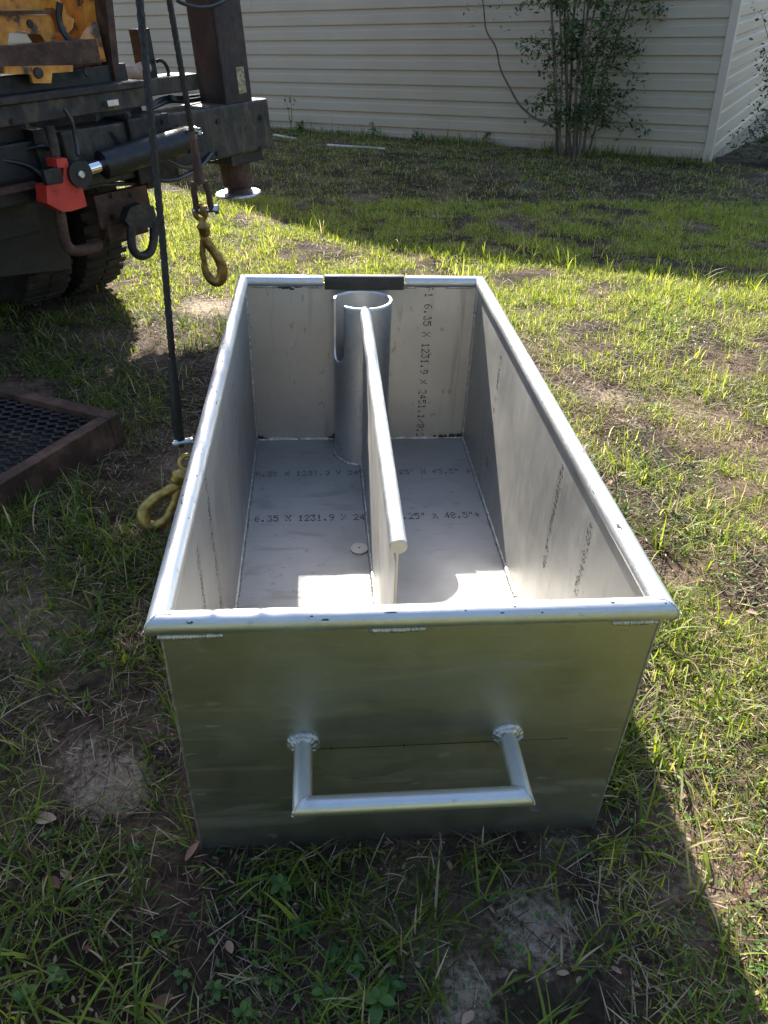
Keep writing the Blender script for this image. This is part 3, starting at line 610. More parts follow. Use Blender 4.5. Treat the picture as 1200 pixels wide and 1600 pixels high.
# wheels and body, mostly hidden or beyond the frame
def wheel(u, d, r, wd):
    ground_z = 0.0
    ctr = Vector((u, d, r - 0.0)); prof = [(r * .55, -wd / 2), (r * .86, -wd / 2), (r * .97, -wd * .40), (r, -wd * .28), (r, wd * .28), (r * .97, wd * .4), (r * .86, wd / 2), (r * .55, wd / 2)]
    b = MB(); b.lathe(prof, ctr, (1, 0, 0), 40); ty = b.build('tyre', M['tyre'], truck)
    # tread lugs
    b = MB()
    for i in range(44):
        a = 2 * math.pi * i / 44
        for s_ in (-1, 1):
            R3 = Matrix.Rotation(a + s_ * .03, 3, 'X'); b.box(s_ * wd * .03, s_ * wd * .46, -0.018, 0.018, r - .012, r + .006, 0, R3, ctr)
    b.build('tread', M['tyre'], ty)
    b = MB(); b.lathe([(0, -wd * .15), (r * .2, -wd * .2), (r * .5, -wd * .3), (r * .55, -wd * .5), (r * .58, -wd * .5)], ctr, (1, 0, 0), 28); b.lathe([(0, wd * .15), (r * .2, wd * .2), (r * .5, wd * .3), (r * .55, wd * .5), (r * .58, wd * .5)], ctr, (1, 0, 0), 28); b.build('rim', M['steel'], ty)
uw = tp(150, 380, 0.55)[0]
def gl(u, d): q = T0 + RT @ Vector((u, d, 0)); return g0(q.x, q.y) - T0.z
for u, d in ((uw - .05, 0.80), (uw - .38, 0.80), (uw - 1.75, 0.80), (uw - 2.08, .80), (uw - .15, 4.6), (uw - 1.95, 4.6)):
    r = 0.47; n_before = set(bpy.data.objects)
    wheel(u, d, r, 0.27)
    for o in set(bpy.data.objects) - n_before:
        if o.parent is truck: o.location.z = gl(u, d) - 0.01
b = MB(); b.box(uw - 1.75, uw - .45, 0.2, 6.2, 0.55, 0.85, .01); b.build('chassis', M['black'], truck)
b = MB(); b.box(uw - 2.2, uw + .1, 0.22, 3.4, 0.98, 1.12, .01); b.build('deck', M['black'], truck)
b = MB(); b.box(uw - 2.15, uw + .05, 3.9, 5.9, 0.8, 2.6, .12); b.build('cab', M['orange'], truck)
b = MB(); b.box(uw - 2.2, uw + .12, 2.2, 3.7, 1.12, 1.9, .02); b.build('tool_bin', M['steel'], truck)
# rig turret, winch and boom above the frame (they throw the shade on the left)
b = MB(); b.box(uw - 1.7, uw - .35, .55, 1.75, 1.12, 2.35, .03); b.build('turret', M['orange'], truck)
b = MB(); b.lathe([(0, -.5), (.25, -.5), (.25, -.42), (.16, -.4), (.16, .4), (.25, .42), (.25, .5), (0, .5)], (uw - 1.0, .45, 2.1), (1, 0, 0), 24, False); b.build('winch_drum', M['steel'], truck)
tipw = Vector((-0.56, 1.75, 4.6)); tl = RTi @ (tipw - T0); bl = Vector((uw - 1.0, 1.3, 2.3))
b = MB(); b.tube([bl, bl.lerp(tl, .55)], .16, 4, True, False); b.tube([bl.lerp(tl, .5), tl], .12, 4, True, False); b.build('boom', M['orange'], truck)
b = MB(); b.lathe([(0, -.05), (.13, -.05), (.11, 0), (.13, .05), (0, .05)], tl + Vector((0, 0, -.12)), (1, 0, 0), 20, False); b.build('sheave', M['steel'], truck)
b = MB(); b.box(-2.45, -2.2, -0.05, .3, .5, 1.9, .01); b.build('jack_post', M['rust'], truck)

tbox('control_panel', -330, 210, 60, 300, 0.10, 0.15, 'black', .006)
tl_ = tprism('mud_flap', [(-330, 312), (100, 312), (112, 420), (-330, 470)], 0.30, 0.32, 'black')  # flap made black so its colour carries the shade under the truck

for px, py, d in ((20, 190, -.022), (110, 186, -.022), (150, 184, -.022), (200, 180, -.022), (40, 196, -.022), (175, 306, .018), (205, 304, .018), (176, 340, .018), (340, 190, -.002), (408, 184, -.002), (408, 232, -.002), (340, 240, -.002), (255, 190, -.032)):
    q = TP(px, py, d); b = MB(); b.lathe([(0, -.009), (.009, -.009), (.011, -.006), (.011, 0.001)], q, (0, 1, 0), 6, False); b.lathe([(.0, -.001), (.016, -.001), (.016, .002)], q, (0, 1, 0), 14, False); b.build('bolt', M['steel'], truck)
ttube('hydraulic_line', [(0, 226, .08), (40, 232, .06), (70, 228, .0), (100, 240, .04), (140, 236, .1), (200, 240, .12), (238, 232, .1)], .011, 'hose')
ttube('hydraulic_line', [(0, 250, .06), (50, 262, .04), (95, 300, .0), (150, 290, .02), (215, 286, .04)], .010, 'hose')
ttube('hydraulic_line', [(100, 170, -.05), (112, 190, -.06), (118, 215, -.06), (122, 243, -.08)], .009, 'hose')
tprism('brace', [(168, 206), (176, 206), (204, 250), (196, 250)], 0.0, .03, 'steel')
tbox('hanger_bracket', 168, 156, 186, 166, -.05, 0.0, 'zinc', .003)
tbox('light_bar', -330, 322, 70, 334, 0.0, .04, 'rust', .004)
# log on the deck: lies there, a thing of its own
a_ = truck.matrix_world @ TP(186, 118, .17); c_ = truck.matrix_world @ TP(232, 106, .17)
b = MB(); pts = [a_.lerp(c_, i / 5) + Vector((0, 0, .006 * math.sin(i * 1.7))) for i in range(6)]; b.tube(pts, [.03, .034, .031, .035, .03, .026], 12); lg = b.build('log', M['log']); tag(lg, 'short pale barked log lying on the truck deck', 'log')

# ------------------------------------------------------------------ ropes and hooks
def wire(name, pts, r, label, group=None):
    P = []; pts = [Vector(p) for p in pts]
    for p, q in zip(pts[:-1], pts[1:]):
        n = max(1, int((q - p).length / .005)); P += [p.lerp(q, i / n) for i in range(n)]
    P.append(pts[-1]); seg = 18; vs = []; fs = []; dist = 0.0
    for i, p in enumerate(P):
        t = (P[min(i + 1, len(P) - 1)] - P[max(i - 1, 0)]).normalized(); u = t.cross(Vector((0, 1, 0))).normalized(); v = t.cross(u)
        for k in range(seg):
            a = 2 * math.pi * k / seg; rr = r * (1.0 + .16 * math.cos(6 * a + dist * 190)); vs.append(p + (u * math.cos(a) + v * math.sin(a)) * rr)
        if i + 1 < len(P): dist += (P[i + 1] - p).length
    for i in range(len(P) - 1):
        for k in range(seg): fs.append((i * seg + k, i * seg + (k + 1) % seg, (i + 1) * seg + (k + 1) % seg, (i + 1) * seg + k))
    b = MB(); b.add(vs, fs, True); o = b.build(name, M['rope']); tag(o, label, 'rope', group); return o
# hook geometry in a local plane: X right, Z up, Y thickness; unit = metres
def make_hook(name, mat, label, s=1.0):
    root = empty(name, (0, 0, 0)); tag(root, label, 'hook')
    b = MB(); pts = []; rs = []
    ctl = [(-0.004, -0.045, .011), (-0.002, -0.062, .013), (0.010, -0.088, .0135), (0.024, -0.118, .014), (0.030, -0.150, .0155), (0.024, -0.178, .0165), (0.006, -0.192, .0165), (-0.012, -0.182, .0145), (-0.022, -0.160, .012), (-0.024, -0.140, .0095), (-0.0235, -0.128, .007)]
    for i in range(len(ctl) - 1):
        p0 = ctl[max(i - 1, 0)]; p1 = ctl[i]; p2 = ctl[i + 1]; p3 = ctl[min(i + 2, len(ctl) - 1)]
        for k in range(4):
            t = k / 4
            c = [0.5 * ((2 * p1[j]) + (-p0[j] + p2[j]) * t + (2 * p0[j] - 5 * p1[j] + 4 * p2[j] - p3[j]) * t * t + (-p0[j] + 3 * p1[j] - 3 * p2[j] + p3[j]) * t ** 3) for j in range(3)]
            pts.append((c[0] * s, 0, c[1] * s)); rs.append(c[2] * s * 1.05)
    pts.append((ctl[-1][0] * s, 0, ctl[-1][1] * s)); rs.append(ctl[-1][2] * s)
    b.tube(pts, rs, 14, flat=1.0); b.build('hook_body', M[mat], root)
    b = MB(); b.tube([(-.010 * s, 0, -.060 * s), (-.021 * s, .0, -.10 * s), (-.0215 * s, .0, -.150 * s)], [.006 * s, .0058 * s, .005 * s], 8, flat=1.6); b.build('latch', M[mat], root)
    b = MB(); b.lathe([(0, -.050 * s), (.013 * s, -.050 * s), (.017 * s, -.044 * s), (.017 * s, -.030 * s), (.020 * s, -.026 * s), (.020 * s, -.018 * s), (.012 * s, -.012 * s), (.010 * s, .0), (0, .0)], (0, 0, 0), (0, 0, 1), 18); b.build('swivel', M[mat], root)
    b = MB(); b.tube([(.017 * s * math.cos(a), 0, .020 * s + .021 * s * math.sin(a)) for a in np.linspace(-1.57, 4.72, 22)], .0068 * s, 10); b.build('eye', M[mat], root)
    return root
def shackle(name, mat, label, s=1.0):
    root = empty(name, (0, 0, 0)); tag(root, label, 'shackle')
    b = MB(); pts = [(-.018 * s, 0, .03 * s), (-.019 * s, 0, .0)] + [(.021 * s * math.cos(a), 0, -.014 * s + .021 * s * math.sin(a)) for a in np.linspace(math.pi + .2, 2 * math.pi - .2, 11)] + [(.019 * s, 0, 0.0), (.018 * s, 0, .03 * s)]
    b.tube(pts, .007 * s, 10); b.build('bow', M[mat], root)
    b = MB(); b.tube([(-.03 * s, 0, .033 * s), (.034 * s, 0, .033 * s)], .0075 * s, 10); b.lathe([(0, 0), (.012 * s, 0), (.012 * s, .009 * s), (0, .009 * s)], (.027 * s, 0, .033 * s), (1, 0, 0), 6, False); b.build('pin', M['zinc'], root)
    for s_ in (-1, 1):
        b = MB(); b.lathe([(0, -.006 * s), (.013 * s, -.006 * s), (.013 * s, .006 * s), (0, .006 * s)], (s_ * .018 * s, 0, .033 * s), (1, 0, 0), 14, False); b.build('ear', M[mat], root)
    return root
def face(o, loc, roll=0.0, tilt=0.0, yaw=0.0): o.matrix_world = Matrix.Translation(loc) @ Matrix.Rotation(yaw, 4, 'Z') @ Matrix.Rotation(tilt, 4, 'X') @ Matrix.Rotation(roll, 4, 'Y')
# hanging line with wedge socket, shackle and worn brass hook
YH = 1.80
top = Vector((-0.50, 1.78, 4.48)); s_top = on_y(300, 205, YH); s_bot = on_y(312, 286, YH)
wire('hoist_rope', [top, top.lerp(s_top, .5), s_top + Vector((0, 0, -.03))], 0.0085, 'thin black wire rope ending above the worn brass hook')
sock = empty('wedge_socket', s_top); tag(sock, 'rusty wedge socket between wire rope and worn brass hook', 'rope socket')
b = MB(); dd = s_bot - s_top; b.tube([Vector((0, 0, 0)), dd * .45, dd * .8, dd], [.013, .018, .024, .028], 12, flat=.7); b.build('socket_body', M['rust'], sock)
b = MB()
for s_ in (-1, 1): b.tube([dd + Vector((s_ * .018, 0, .005)), dd + Vector((s_ * .024, 0, -.03)), dd + Vector((s_ * .024, 0, -.09))], .0105, 10)
b.build('socket_fork', M['rust'], sock)
b = MB(); b.tube([dd + Vector((-.036, 0, -.086)), dd + Vector((.045, 0, -.086))], .009, 10); b.lathe([(0, 0), (.016, 0), (.016, .012), (0, .012)], dd + Vector((.036, 0, -.086)), (1, 0, 0), 6, False); b.build('socket_pin', M['zinc'], sock)
hk = make_hook('safety_hook', 'bronze', 'worn brass coloured safety hook hanging open in the air on a wire rope', 1.0)
ht = on_y(317, 352, YH); hb = on_y(329, 446, YH); sc = (ht - hb).length / 0.185
hk.matrix_world = Matrix.Translation(ht + Vector((0, 0, .02))) @ Matrix.Rotation(-0.05, 4, 'Y') @ Matrix.Scale(sc, 4)
b = MB(); k0_ = s_bot + Vector((0, 0, -.07)); b.tube([k0_, k0_.lerp(ht, .5), ht + Vector((0, 0, .045))], [.013, .015, .012], 10); nk = b.build('hook_shank', M['bronze']); nk.parent = hk; nk.matrix_parent_inverse = hk.matrix_world.inverted()
# rope lying down to the second hook at the side of the box
r_end = on_y(279, 676, 1.26); r_top = on_y(218, 0, 1.50)
wire('winch_rope', [Vector((-0.60, 1.80, 4.48)), r_top.lerp(Vector((-0.60, 1.80, 4.48)), .4), r_top, r_top.lerp(r_end, .5) + Vector((.004, 0, 0)), r_end], 0.0095, 'thick black wire rope running down beside the left rim of the metal box')
b = MB(); q0 = on_y(268, 560, 1.30); b.tube([q0, q0.lerp(r_end, .5), r_end, on_y(282, 697, 1.26)], [.012, .0165, .0165, .013], 12); sl = b.build('rope_sleeve', M['rubber']); tag(sl, 'black sleeve over the rope eye next to the box rim', 'sleeve')
sh = shackle('shackle', 'zinc', 'small zinc shackle at the end of the rope beside the box rim', 1.0)
face(sh, on_y(287, 704, 1.255), 0.0, 0.15, 0.25)
hk2 = make_hook('safety_hook', 'gold', 'yellow zinc safety hook lying in the grass against the metal box', 1.0)
e0 = on_ground(287, 732, .19); e1 = on_ground(240, 812, .045)
zd = (e0 - e1); ln = zd.length; zd.normalize(); view = (CAM - e1).normalized(); yv = (view - zd * view.dot(zd)).normalized() * -1; xv = yv.cross(zd)
mw = Matrix((xv, yv, zd)).transposed().to_4x4(); mw.translation = e0; hk2.matrix_world = mw @ Matrix.Scale(1.0, 4) @ Matrix.Diagonal((-1.35, 1.2, ln / .170, 1))

# ------------------------------------------------------------------ steel grate platform at the left
ZG = 0.135
gA = on_ground(186, 645, ZG); gB = on_ground(0, 588, ZG); gC = on_ground(0, 757, ZG)
gx = (gB - gA); gx.z = 0; gx.normalize(); gy = (gC - gA); gy.z = 0; gy = (gy - gx * gx.dot(gy)).normalized()
# world frame of the tray: X runs away to the left, Y towards the viewer
R0 = Matrix((gx, gy, gx.cross(gy))).transposed()
if R0.determinant() < 0 or R0.col[2].z < 0: pass
grate = tag(empty('steel_grate', Vector((gA.x, gA.y, gA.z - ZG)), R0), 'rusty steel framed grate of expanded metal lying in shaded grass left of the box', 'grate')
up = 1.0 if R0.col[2].z > 0 else -1.0
GLX, GLY = 1.15, 0.92
def gb(x0, x1, y0, y1, z0, z1): b = MB(); b.box(x0, x1, y0, y1, z0 * up, z1 * up, .003); return b
FW = 0.055
gb(0, GLX, 0, FW, 0, ZG).build('frame_bar', M['rust'], grate); gb(0, GLX, GLY - FW, GLY, 0, ZG).build('frame_bar', M['rust'], grate)
gb(0, FW, FW + .001, GLY - FW - .001, 0, ZG - .0005).build('frame_bar', M['rust'], grate); gb(GLX - FW, GLX, FW + .001, GLY - FW - .001, 0, ZG - .0005).build('frame_bar', M['rust'], grate)
b = MB(); dx, dy = 0.05, 0.034
for i in range(int((GLX - 2 * FW) / dx) + 1):
    for j in range(int((GLY - 2 * FW) / dy) + 1):
        x = FW + i * dx + (dx / 2 if j % 2 else 0); y = FW + j * dy
        for s_ in (-1, 1):
            q0 = Vector((x, y, (ZG - .030) * up)); q1 = Vector((x + s_ * dx / 2, y + dy, (ZG - .022) * up))
            if FW * .6 < q1.x < GLX - FW * .6 and q1.y < GLY - FW * .6: b.tube([q0, q1], .0052, 4, False, False)
b.build('expanded_mesh', M['steel'], grate)
gb(FW, GLX - FW, GLY * .5 - .02, GLY * .5 + .02, .02, ZG - .045).build('cross_bar', M['steel'], grate)

# ------------------------------------------------------------------ leaf / blade makers (numpy)
def fbm2(x, y, sc, seed):
    out = np.zeros(len(x)); amp = 1.0
    for o in range(3):
        out += amp * np.array([noise.noise(Vector((a * sc * 2 ** o, b_ * sc * 2 ** o, seed + o * 7.3))) for a, b_ in zip(x, y)]); amp *= .5
    return out
def gz_arr(x, y): return np.array([gz(a, b_) for a, b_ in zip(x, y)])
def mesh_np(name, V, F3, F4, tint, mat, parent=None):
    me = bpy.data.meshes.new(name); nv = len(V); me.vertices.add(nv); me.vertices.foreach_set('co', V.astype(np.float32).ravel())
    n3, n4 = len(F3), len(F4); me.loops.add(n3 * 3 + n4 * 4); me.polygons.add(n3 + n4)
    me.loops.foreach_set('vertex_index', np.concatenate([F4.ravel(), F3.ravel()]).astype(np.int32))
    st = np.concatenate([np.arange(n4) * 4, n4 * 4 + np.arange(n3) * 3]).astype(np.int32); me.polygons.foreach_set('loop_start', st)
    me.polygons.foreach_set('use_smooth', np.ones(n3 + n4, bool)); me.update(calc_edges=True); me.validate()
    at = me.attributes.new('tint', 'FLOAT', 'POINT'); at.data.foreach_set('value', tint.astype(np.float32)); me.materials.append(mat)
    o = bpy.data.objects.new(name, me); C.objects.link(o)
    if parent is not None: o.parent = parent
    return o
def blades(bx, by, bz, azi, lean, curl, length, width, tint, segs=3):
    n = len(bx); rows = []; V = np.zeros((n, 2 * segs + 1, 3)); px, py, pz = bx.copy(), by.copy(), bz.copy()
    sx, sy = -np.sin(azi), np.cos(azi); tw = rng.uniform(-.5, .5, n)
    for s in range(segs + 1):
        f = s / segs
        if s < segs:
            hw = width * .5 * (1 - f ** 2 * .75) * (0.75 if s == 0 else 1.0); ca, sa = np.cos(tw), np.sin(tw)
            V[:, 2 * s] = np.stack([px - sx * hw * ca, py - sy * hw * ca, pz - hw * sa], 1); V[:, 2 * s + 1] = np.stack([px + sx * hw * ca, py + sy * hw * ca, pz + hw * sa], 1)
            phi = np.clip(lean + curl * (f + .5 / segs), -2.2, 2.05); st = length / segs
            px = px + np.cos(azi) * np.sin(phi) * st; py = py + np.sin(azi) * np.sin(phi) * st; pz = pz + np.cos(phi) * st
        else: V[:, 2 * s] = np.stack([px, py, pz], 1)
    k = 2 * segs + 1; base = (np.arange(n) * k)[:, None]
    F4 = np.concatenate([base + np.array([[2 * s, 2 * s + 1, 2 * s + 3, 2 * s + 2]]) for s in range(segs - 1)], 0) if segs > 1 else np.zeros((0, 4), int)
    F3 = base + np.array([[2 * segs - 2, 2 * segs - 1, 2 * segs]]); tt = np.repeat(tint, k)
    # keep tips above ground
    V = V.reshape(-1, 3); return V, F3, F4, tt
gAi, gxi, gyi = (gA.x, gA.y), (gx.x, gx.y), (gy.x, gy.y)
def blocked(x, y, mrg=0.0):
    m = (np.abs(x) < w + .012 - mrg) & (y > -.012 + mrg) & (y < L + .012 - mrg)
    u = (x - gAi[0]) * gxi[0] + (y - gAi[1]) * gxi[1]; v = (x - gAi[0]) * gyi[0] + (y - gAi[1]) * gyi[1]
    m |= (u > 0.005) & (u < GLX) & (v > 0.005) & (v < GLY)
    wl_ = (x - HC.x) * math.sin(HA) * -1 + (y - HC.y) * math.cos(HA); m |= wl_ > -0.03
    return m
def visible(x, y, mrg=0.25):
    z_ = g0_arr(x, y); dx, dy, dz = x - CAM.x, y - CAM.y, z_ - CAM.z
    a = dx * AX.x + dy * AX.y + dz * AX.z; bb = dx * AY.x + dy * AY.y + dz * AY.z; c = dx * AZ.x + dy * AZ.y + dz * AZ.z
    return (c > .1) & (np.abs(a) < c * (600 / FPX) + mrg) & (bb > -c * (800 / FPX) - mrg)
def g0_arr(x, y): return -math.tan(TILT) * 14 * np.tanh(x / 14) - 0.07 * np.log1p(np.exp(np.minimum(40, (y - 8.3) * 3))) / 3
def sand_arr(x, y):
    s = np.zeros(len(x))
    for p, r, k in SANDS: s = np.maximum(s, k * np.exp(-((x - p.x) ** 2 + (y - p.y) ** 2) / r ** 2))
    return s
def scatter(n, x0, x1, y0, y1, dens_seed, thr, soft, sc=1.6, onlyvis=True, use_sand=True):
    x = rng.uniform(x0, x1, n); y = rng.uniform(y0, y1, n); k = ~blocked(x, y)
    if onlyvis: k &= visible(x, y)
    x, y = x[k], y[k]; d = fbm2(x, y, sc, dens_seed); pr = np.clip((d - thr) / soft, 0.05, 1)
    if use_sand: pr = pr * np.clip(1.15 - 1.25 * sand_arr(x, y), 0.02, 1)
    k = rng.uniform(0, 1, len(x)) < pr; return x[k], y[k], d[k]
def grow(name, cx, cy, per, spread, lmin, lmax, wmin, wmax, lean, curl, tlo, thi, dry, segs, label, mat='grass', lift=0.0):
    n = len(cx); k = rng.integers(per[0], per[1] + 1, n); idx = np.repeat(np.arange(n), k); m = len(idx)
    csc = rng.uniform(.6, 1.25, n)[idx]; ct = rng.uniform(-.16, .16, n)[idx]
    x = cx[idx] + rng.normal(0, spread, m); y = cy[idx] + rng.normal(0, spread, m); az_ = rng.uniform(0, 2 * np.pi, m)
    ln_ = (lmin + (lmax - lmin) * rng.uniform(0, 1, m) ** 1.6) * csc; wd = rng.uniform(wmin, wmax, m)
    le = np.abs(rng.normal(lean[0], lean[1], m)); cu = rng.normal(curl[0], curl[1], m)
    t = np.clip(rng.uniform(tlo, thi, m) + ct, 0, .88); t = np.where(rng.uniform(0, 1, m) < dry, rng.uniform(.92, 1, m), t)
    kk = ~blocked(x, y, .004); sel = kk
    x, y, az_, ln_, wd, le, cu, t = (q[sel] for q in (x, y, az_, ln_, wd, le, cu, t))
    # blades next to the box lean away from it instead of piercing the plates
    nb = (np.abs(x) < w + ln_ * .9) & (y > -ln_ * .9) & (y < L + ln_ * .9)
    ax_ = np.where(np.abs(x) > w, np.where(x > 0, 0.0, np.pi), np.where(y < 0, -np.pi / 2, np.pi / 2))
    az_ = np.where(nb, ax_ + rng.uniform(-1.35, 1.35, len(x)), az_)
    z_ = gz_arr(x, y) - .004 + lift
    V, F3, F4, tt = blades(x, y, z_, az_, le, cu, ln_, wd, t, segs)
    o = mesh_np(name, V, F3, F4, tt, M[mat]); tag(o, label, 'grass', kind='stuff'); return o

# ------------------------------------------------------------------ grass (tint ranges put sun and shade into the blade colour)
# foreground and left side: long loose blades over litter
x, y, d = scatter(11000, -2.3, 0.9, -0.75, 3.2, 2.0, -.25, .5, 2.2)
k = ~((x > .35) & (y > 0.25)); x, y = x[k], y[k]
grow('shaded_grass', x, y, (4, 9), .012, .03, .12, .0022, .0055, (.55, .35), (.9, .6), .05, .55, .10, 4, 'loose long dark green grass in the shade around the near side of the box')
x, y, d = scatter(1350, -1.9, 1.1, -0.7, 1.6, 5.0, -.25, .5, 3.0)
grow('tall_grass', x, y, (4, 10), .010, .06, .18, .0035, .0075, (.5, .3), (1.0, .5), .15, .6, .05, 5, 'scattered clumps of tall arching grass in front of and left of the box')
# sunny right side
x, y, d = scatter(46000, 0.40, 3.4, -0.7, 3.6, 8.0, -.24, .62, 2.9)
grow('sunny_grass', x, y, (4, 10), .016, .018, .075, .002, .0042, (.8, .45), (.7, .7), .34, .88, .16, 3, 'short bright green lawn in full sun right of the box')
x, y, d = scatter(650, 0.45, 3.2, -0.6, 3.6, 15.0, -.2, .5, 2.6)
grow('tall_sunny_grass', x, y, (4, 10), .010, .06, .15, .003, .006, (.45, .3), (.8, .5), .35, .8, .06, 4, 'taller grass clumps standing in the sunny lawn right of the box')
# lawn behind the box
x, y, d = scatter(62000, -2.0, 5.0, 3.0, 6.0, 8.0, -.38, .6, 2.4)
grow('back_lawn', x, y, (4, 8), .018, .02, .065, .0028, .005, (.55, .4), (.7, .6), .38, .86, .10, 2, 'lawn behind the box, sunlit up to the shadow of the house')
x, y, d = scatter(520, -1.6, 4.2, 3.2, 5.6, 25.0, -.2, .5, 1.5)
grow('tall_back_grass', x, y, (4, 9), .014, .08, .2, .004, .007, (.3, .25), (.6, .5), .4, .86, .05, 3, 'taller grass clumps behind the box at the edge of the shade')
x, y, d = scatter(42000, -3.2, 6.6, 5.8, 12.0, 31.0, -.6, .8, 1.6)
grow('shaded_lawn', x, y, (3, 6), .024, .02, .065, .0045, .008, (.6, .4), (.7, .6), .2, .66, .22, 2, 'thin lawn in the shade in front of the house')  # darker, drier tint puts the house shade into the blades
# edge growth along the house wall
wx = rng.uniform(-9.5, 0.3, 2600); wx = wx[fbm2(wx, wx * 0, 1.1, 71.0) > rng.uniform(-.45, .55, 2600)]; wd_ = -np.abs(rng.normal(.04, .22, len(wx))) - .05
ex_ = HC.x + wx * math.cos(HA) - wd_ * math.sin(HA); ey_ = HC.y + wx * math.sin(HA) + wd_ * math.cos(HA)
grow('wall_grass', ex_, ey_, (2, 7), .04, .03, .20, .005, .010, (.4, .35), (.7, .6), .05, .5, .18, 3, 'uncut grass along the foot of the house wall')
# yard behind the viewer (seen only as reflections in the front plate)
x1_, y1_, d = scatter(5200, -4, 4, -6, -2.6, 44.0, -.4, .5, 1.2, False); x2_, y2_, d = scatter(9000, -1.9, 1.9, -2.6, -0.75, 44.0, -.5, .5, 1.6, False); x = np.concatenate([x1_, x2_]); y = np.concatenate([y1_, y2_])
grow('lawn_behind_viewer', x, y, (4, 7), .03, .04, .11, .008, .014, (.6, .4), (.7, .6), .45, .86, .08, 2, 'sunny lawn of the yard on the near side')
# dry stalks and litter
def litter(name, n, x0, x1, y0, y1, lmin, lmax, label, seed, wmin=.0012, wmax=.003):
    x, y, d = scatter(n, x0, x1, y0, y1, seed, -.6, .5, 2.0, True, False); m = len(x)
    V, F3, F4, tt = blades(x, y, gz_arr(x, y) + rng.uniform(.001, .014, m), rng.uniform(0, 6.28, m), rng.uniform(1.3, 1.65, m), rng.uniform(-.3, .35, m), rng.uniform(lmin, lmax, m), rng.uniform(wmin, wmax, m), rng.uniform(0, 1, m) ** 1.3, 3)
    o = mesh_np(name, V, F3, F4, tt, M['straw']); tag(o, label, 'straw', kind='stuff')
litter('dry_stalks', 62000, -1.9, 2.6, -0.7, 3.2, .02, .10, 'dry straw and dead stalks lying over the soil near the box', 51.0)
litter('dry_thatch', 26000, -2.2, 6.0, 3.2, 10.5, .03, .11, 'dry thatch in the lawn towards the house', 52.0, .003, .006)
# leaf litter crumbs
def crumbs(name, n, x0, x1, y0, y1, smin, smax, seed, mat, label, cat, h=.004, thr=-.1, tl=0.0):
    x, y, d = scatter(n, x0, x1, y0, y1, seed, thr, .45, 2.2, True, False); m = len(x); z_ = gz_arr(x, y) + rng.uniform(.001, .010, m) + h * rng.uniform(0, 1, m)
    a = rng.uniform(0, 6.28, m); s_ = rng.uniform(smin, smax, m); asp = rng.uniform(.45, .9, m); nxv = rng.normal(0, .45, m); nyv = rng.normal(0, .45, m)
    e1 = np.stack([np.cos(a), np.sin(a), -(nxv * np.cos(a) + nyv * np.sin(a))], 1); e2 = np.stack([-np.sin(a), np.cos(a), (nxv * np.sin(a) - nyv * np.cos(a))], 1); c = np.stack([x, y, z_], 1)
    sh_ = [(-1, 0, 0), (-.35, .62, .14), (.35, .55, .14), (1, 0, 0), (.35, -.55, .14), (-.35, -.62, .14)]; V = np.stack([c + e1 * (s_ * p)[:, None] * .5 + e2 * (s_ * asp * q)[:, None] * .5 + np.array([0, 0, 1]) * (s_ * r_)[:, None] for p, q, r_ in sh_], 1)
    base = (np.arange(m) * 6)[:, None]; F4 = np.concatenate([base + np.array([[0, 1, 2, 3]]), base + np.array([[0, 3, 4, 5]])], 0)
    o = mesh_np(name, V.reshape(-1, 3), np.zeros((0, 3), int), F4, np.repeat(np.clip(rng.uniform(0, 1, m) + tl, 0, 1), 6), M[mat]); tag(o, label, cat, kind='stuff'); return o
crumbs('leaf_litter', 26000, -1.9, 2.4, -0.7, 3.0, .005, .018, 61.0, 'deadleaf', 'crumbled brown leaf litter on the soil around the box', 'litter')
crumbs('creeping_weeds', 34000, 0.40, 3.0, -0.7, 3.4, .006, .017, 62.0, 'weed', 'low creeping small-leaved weeds in the sunny lawn', 'weeds', .02, 0.0, .3)
crumbs('shaded_creepers', 15000, -1.9, 0.9, -0.75, 2.2, .007, .02, 63.0, 'weed', 'low creeping small-leaved weeds in the shade near the box', 'weeds', .02, .05)

# ------------------------------------------------------------------ broad-leaved weeds (each plant a thing with its leaves)
def leaf_mesh(name, mat, nseg=6, wid=.5, fold=.12, droop=.25):
    vs = []; fs = []; tint = []
    for i in range(nseg + 1):
        t = i / nseg; hw = wid * .5 * math.sin(math.pi * min(1, t * .93 + .05)) ** .75; z_ = -droop * t * t + .18 * t
        for s_ in (-1, 0, 1): vs.append((t, s_ * hw, z_ + abs(s_) * fold * hw * 2)); 
    for i in range(nseg):
        for k in range(2): fs.append((i * 3 + k, i * 3 + k + 1, i * 3 + k + 4, i * 3 + k + 3))
    me = bpy.data.meshes.new(name); me.from_pydata(vs, [], fs); me.polygons.foreach_set('use_smooth', [True] * len(fs)); me.materials.append(mat); return me
def tinted(me, t):
    m = me.copy(); at = m.attributes.new('tint', 'FLOAT', 'POINT'); at.data.foreach_set('value', [t] * len(m.vertices)); return m
lm = leaf_mesh('leaf', M['weed'], 6, .62); WL = [tinted(lm, t) for t in (.25, .45, .62, .8)]
dl = leaf_mesh('fallen_leaf', M['deadleaf'], 6, .45, .25, -.05); DL = [tinted(dl, t) for t in (.05, .3, .55, .8, 1.0)]
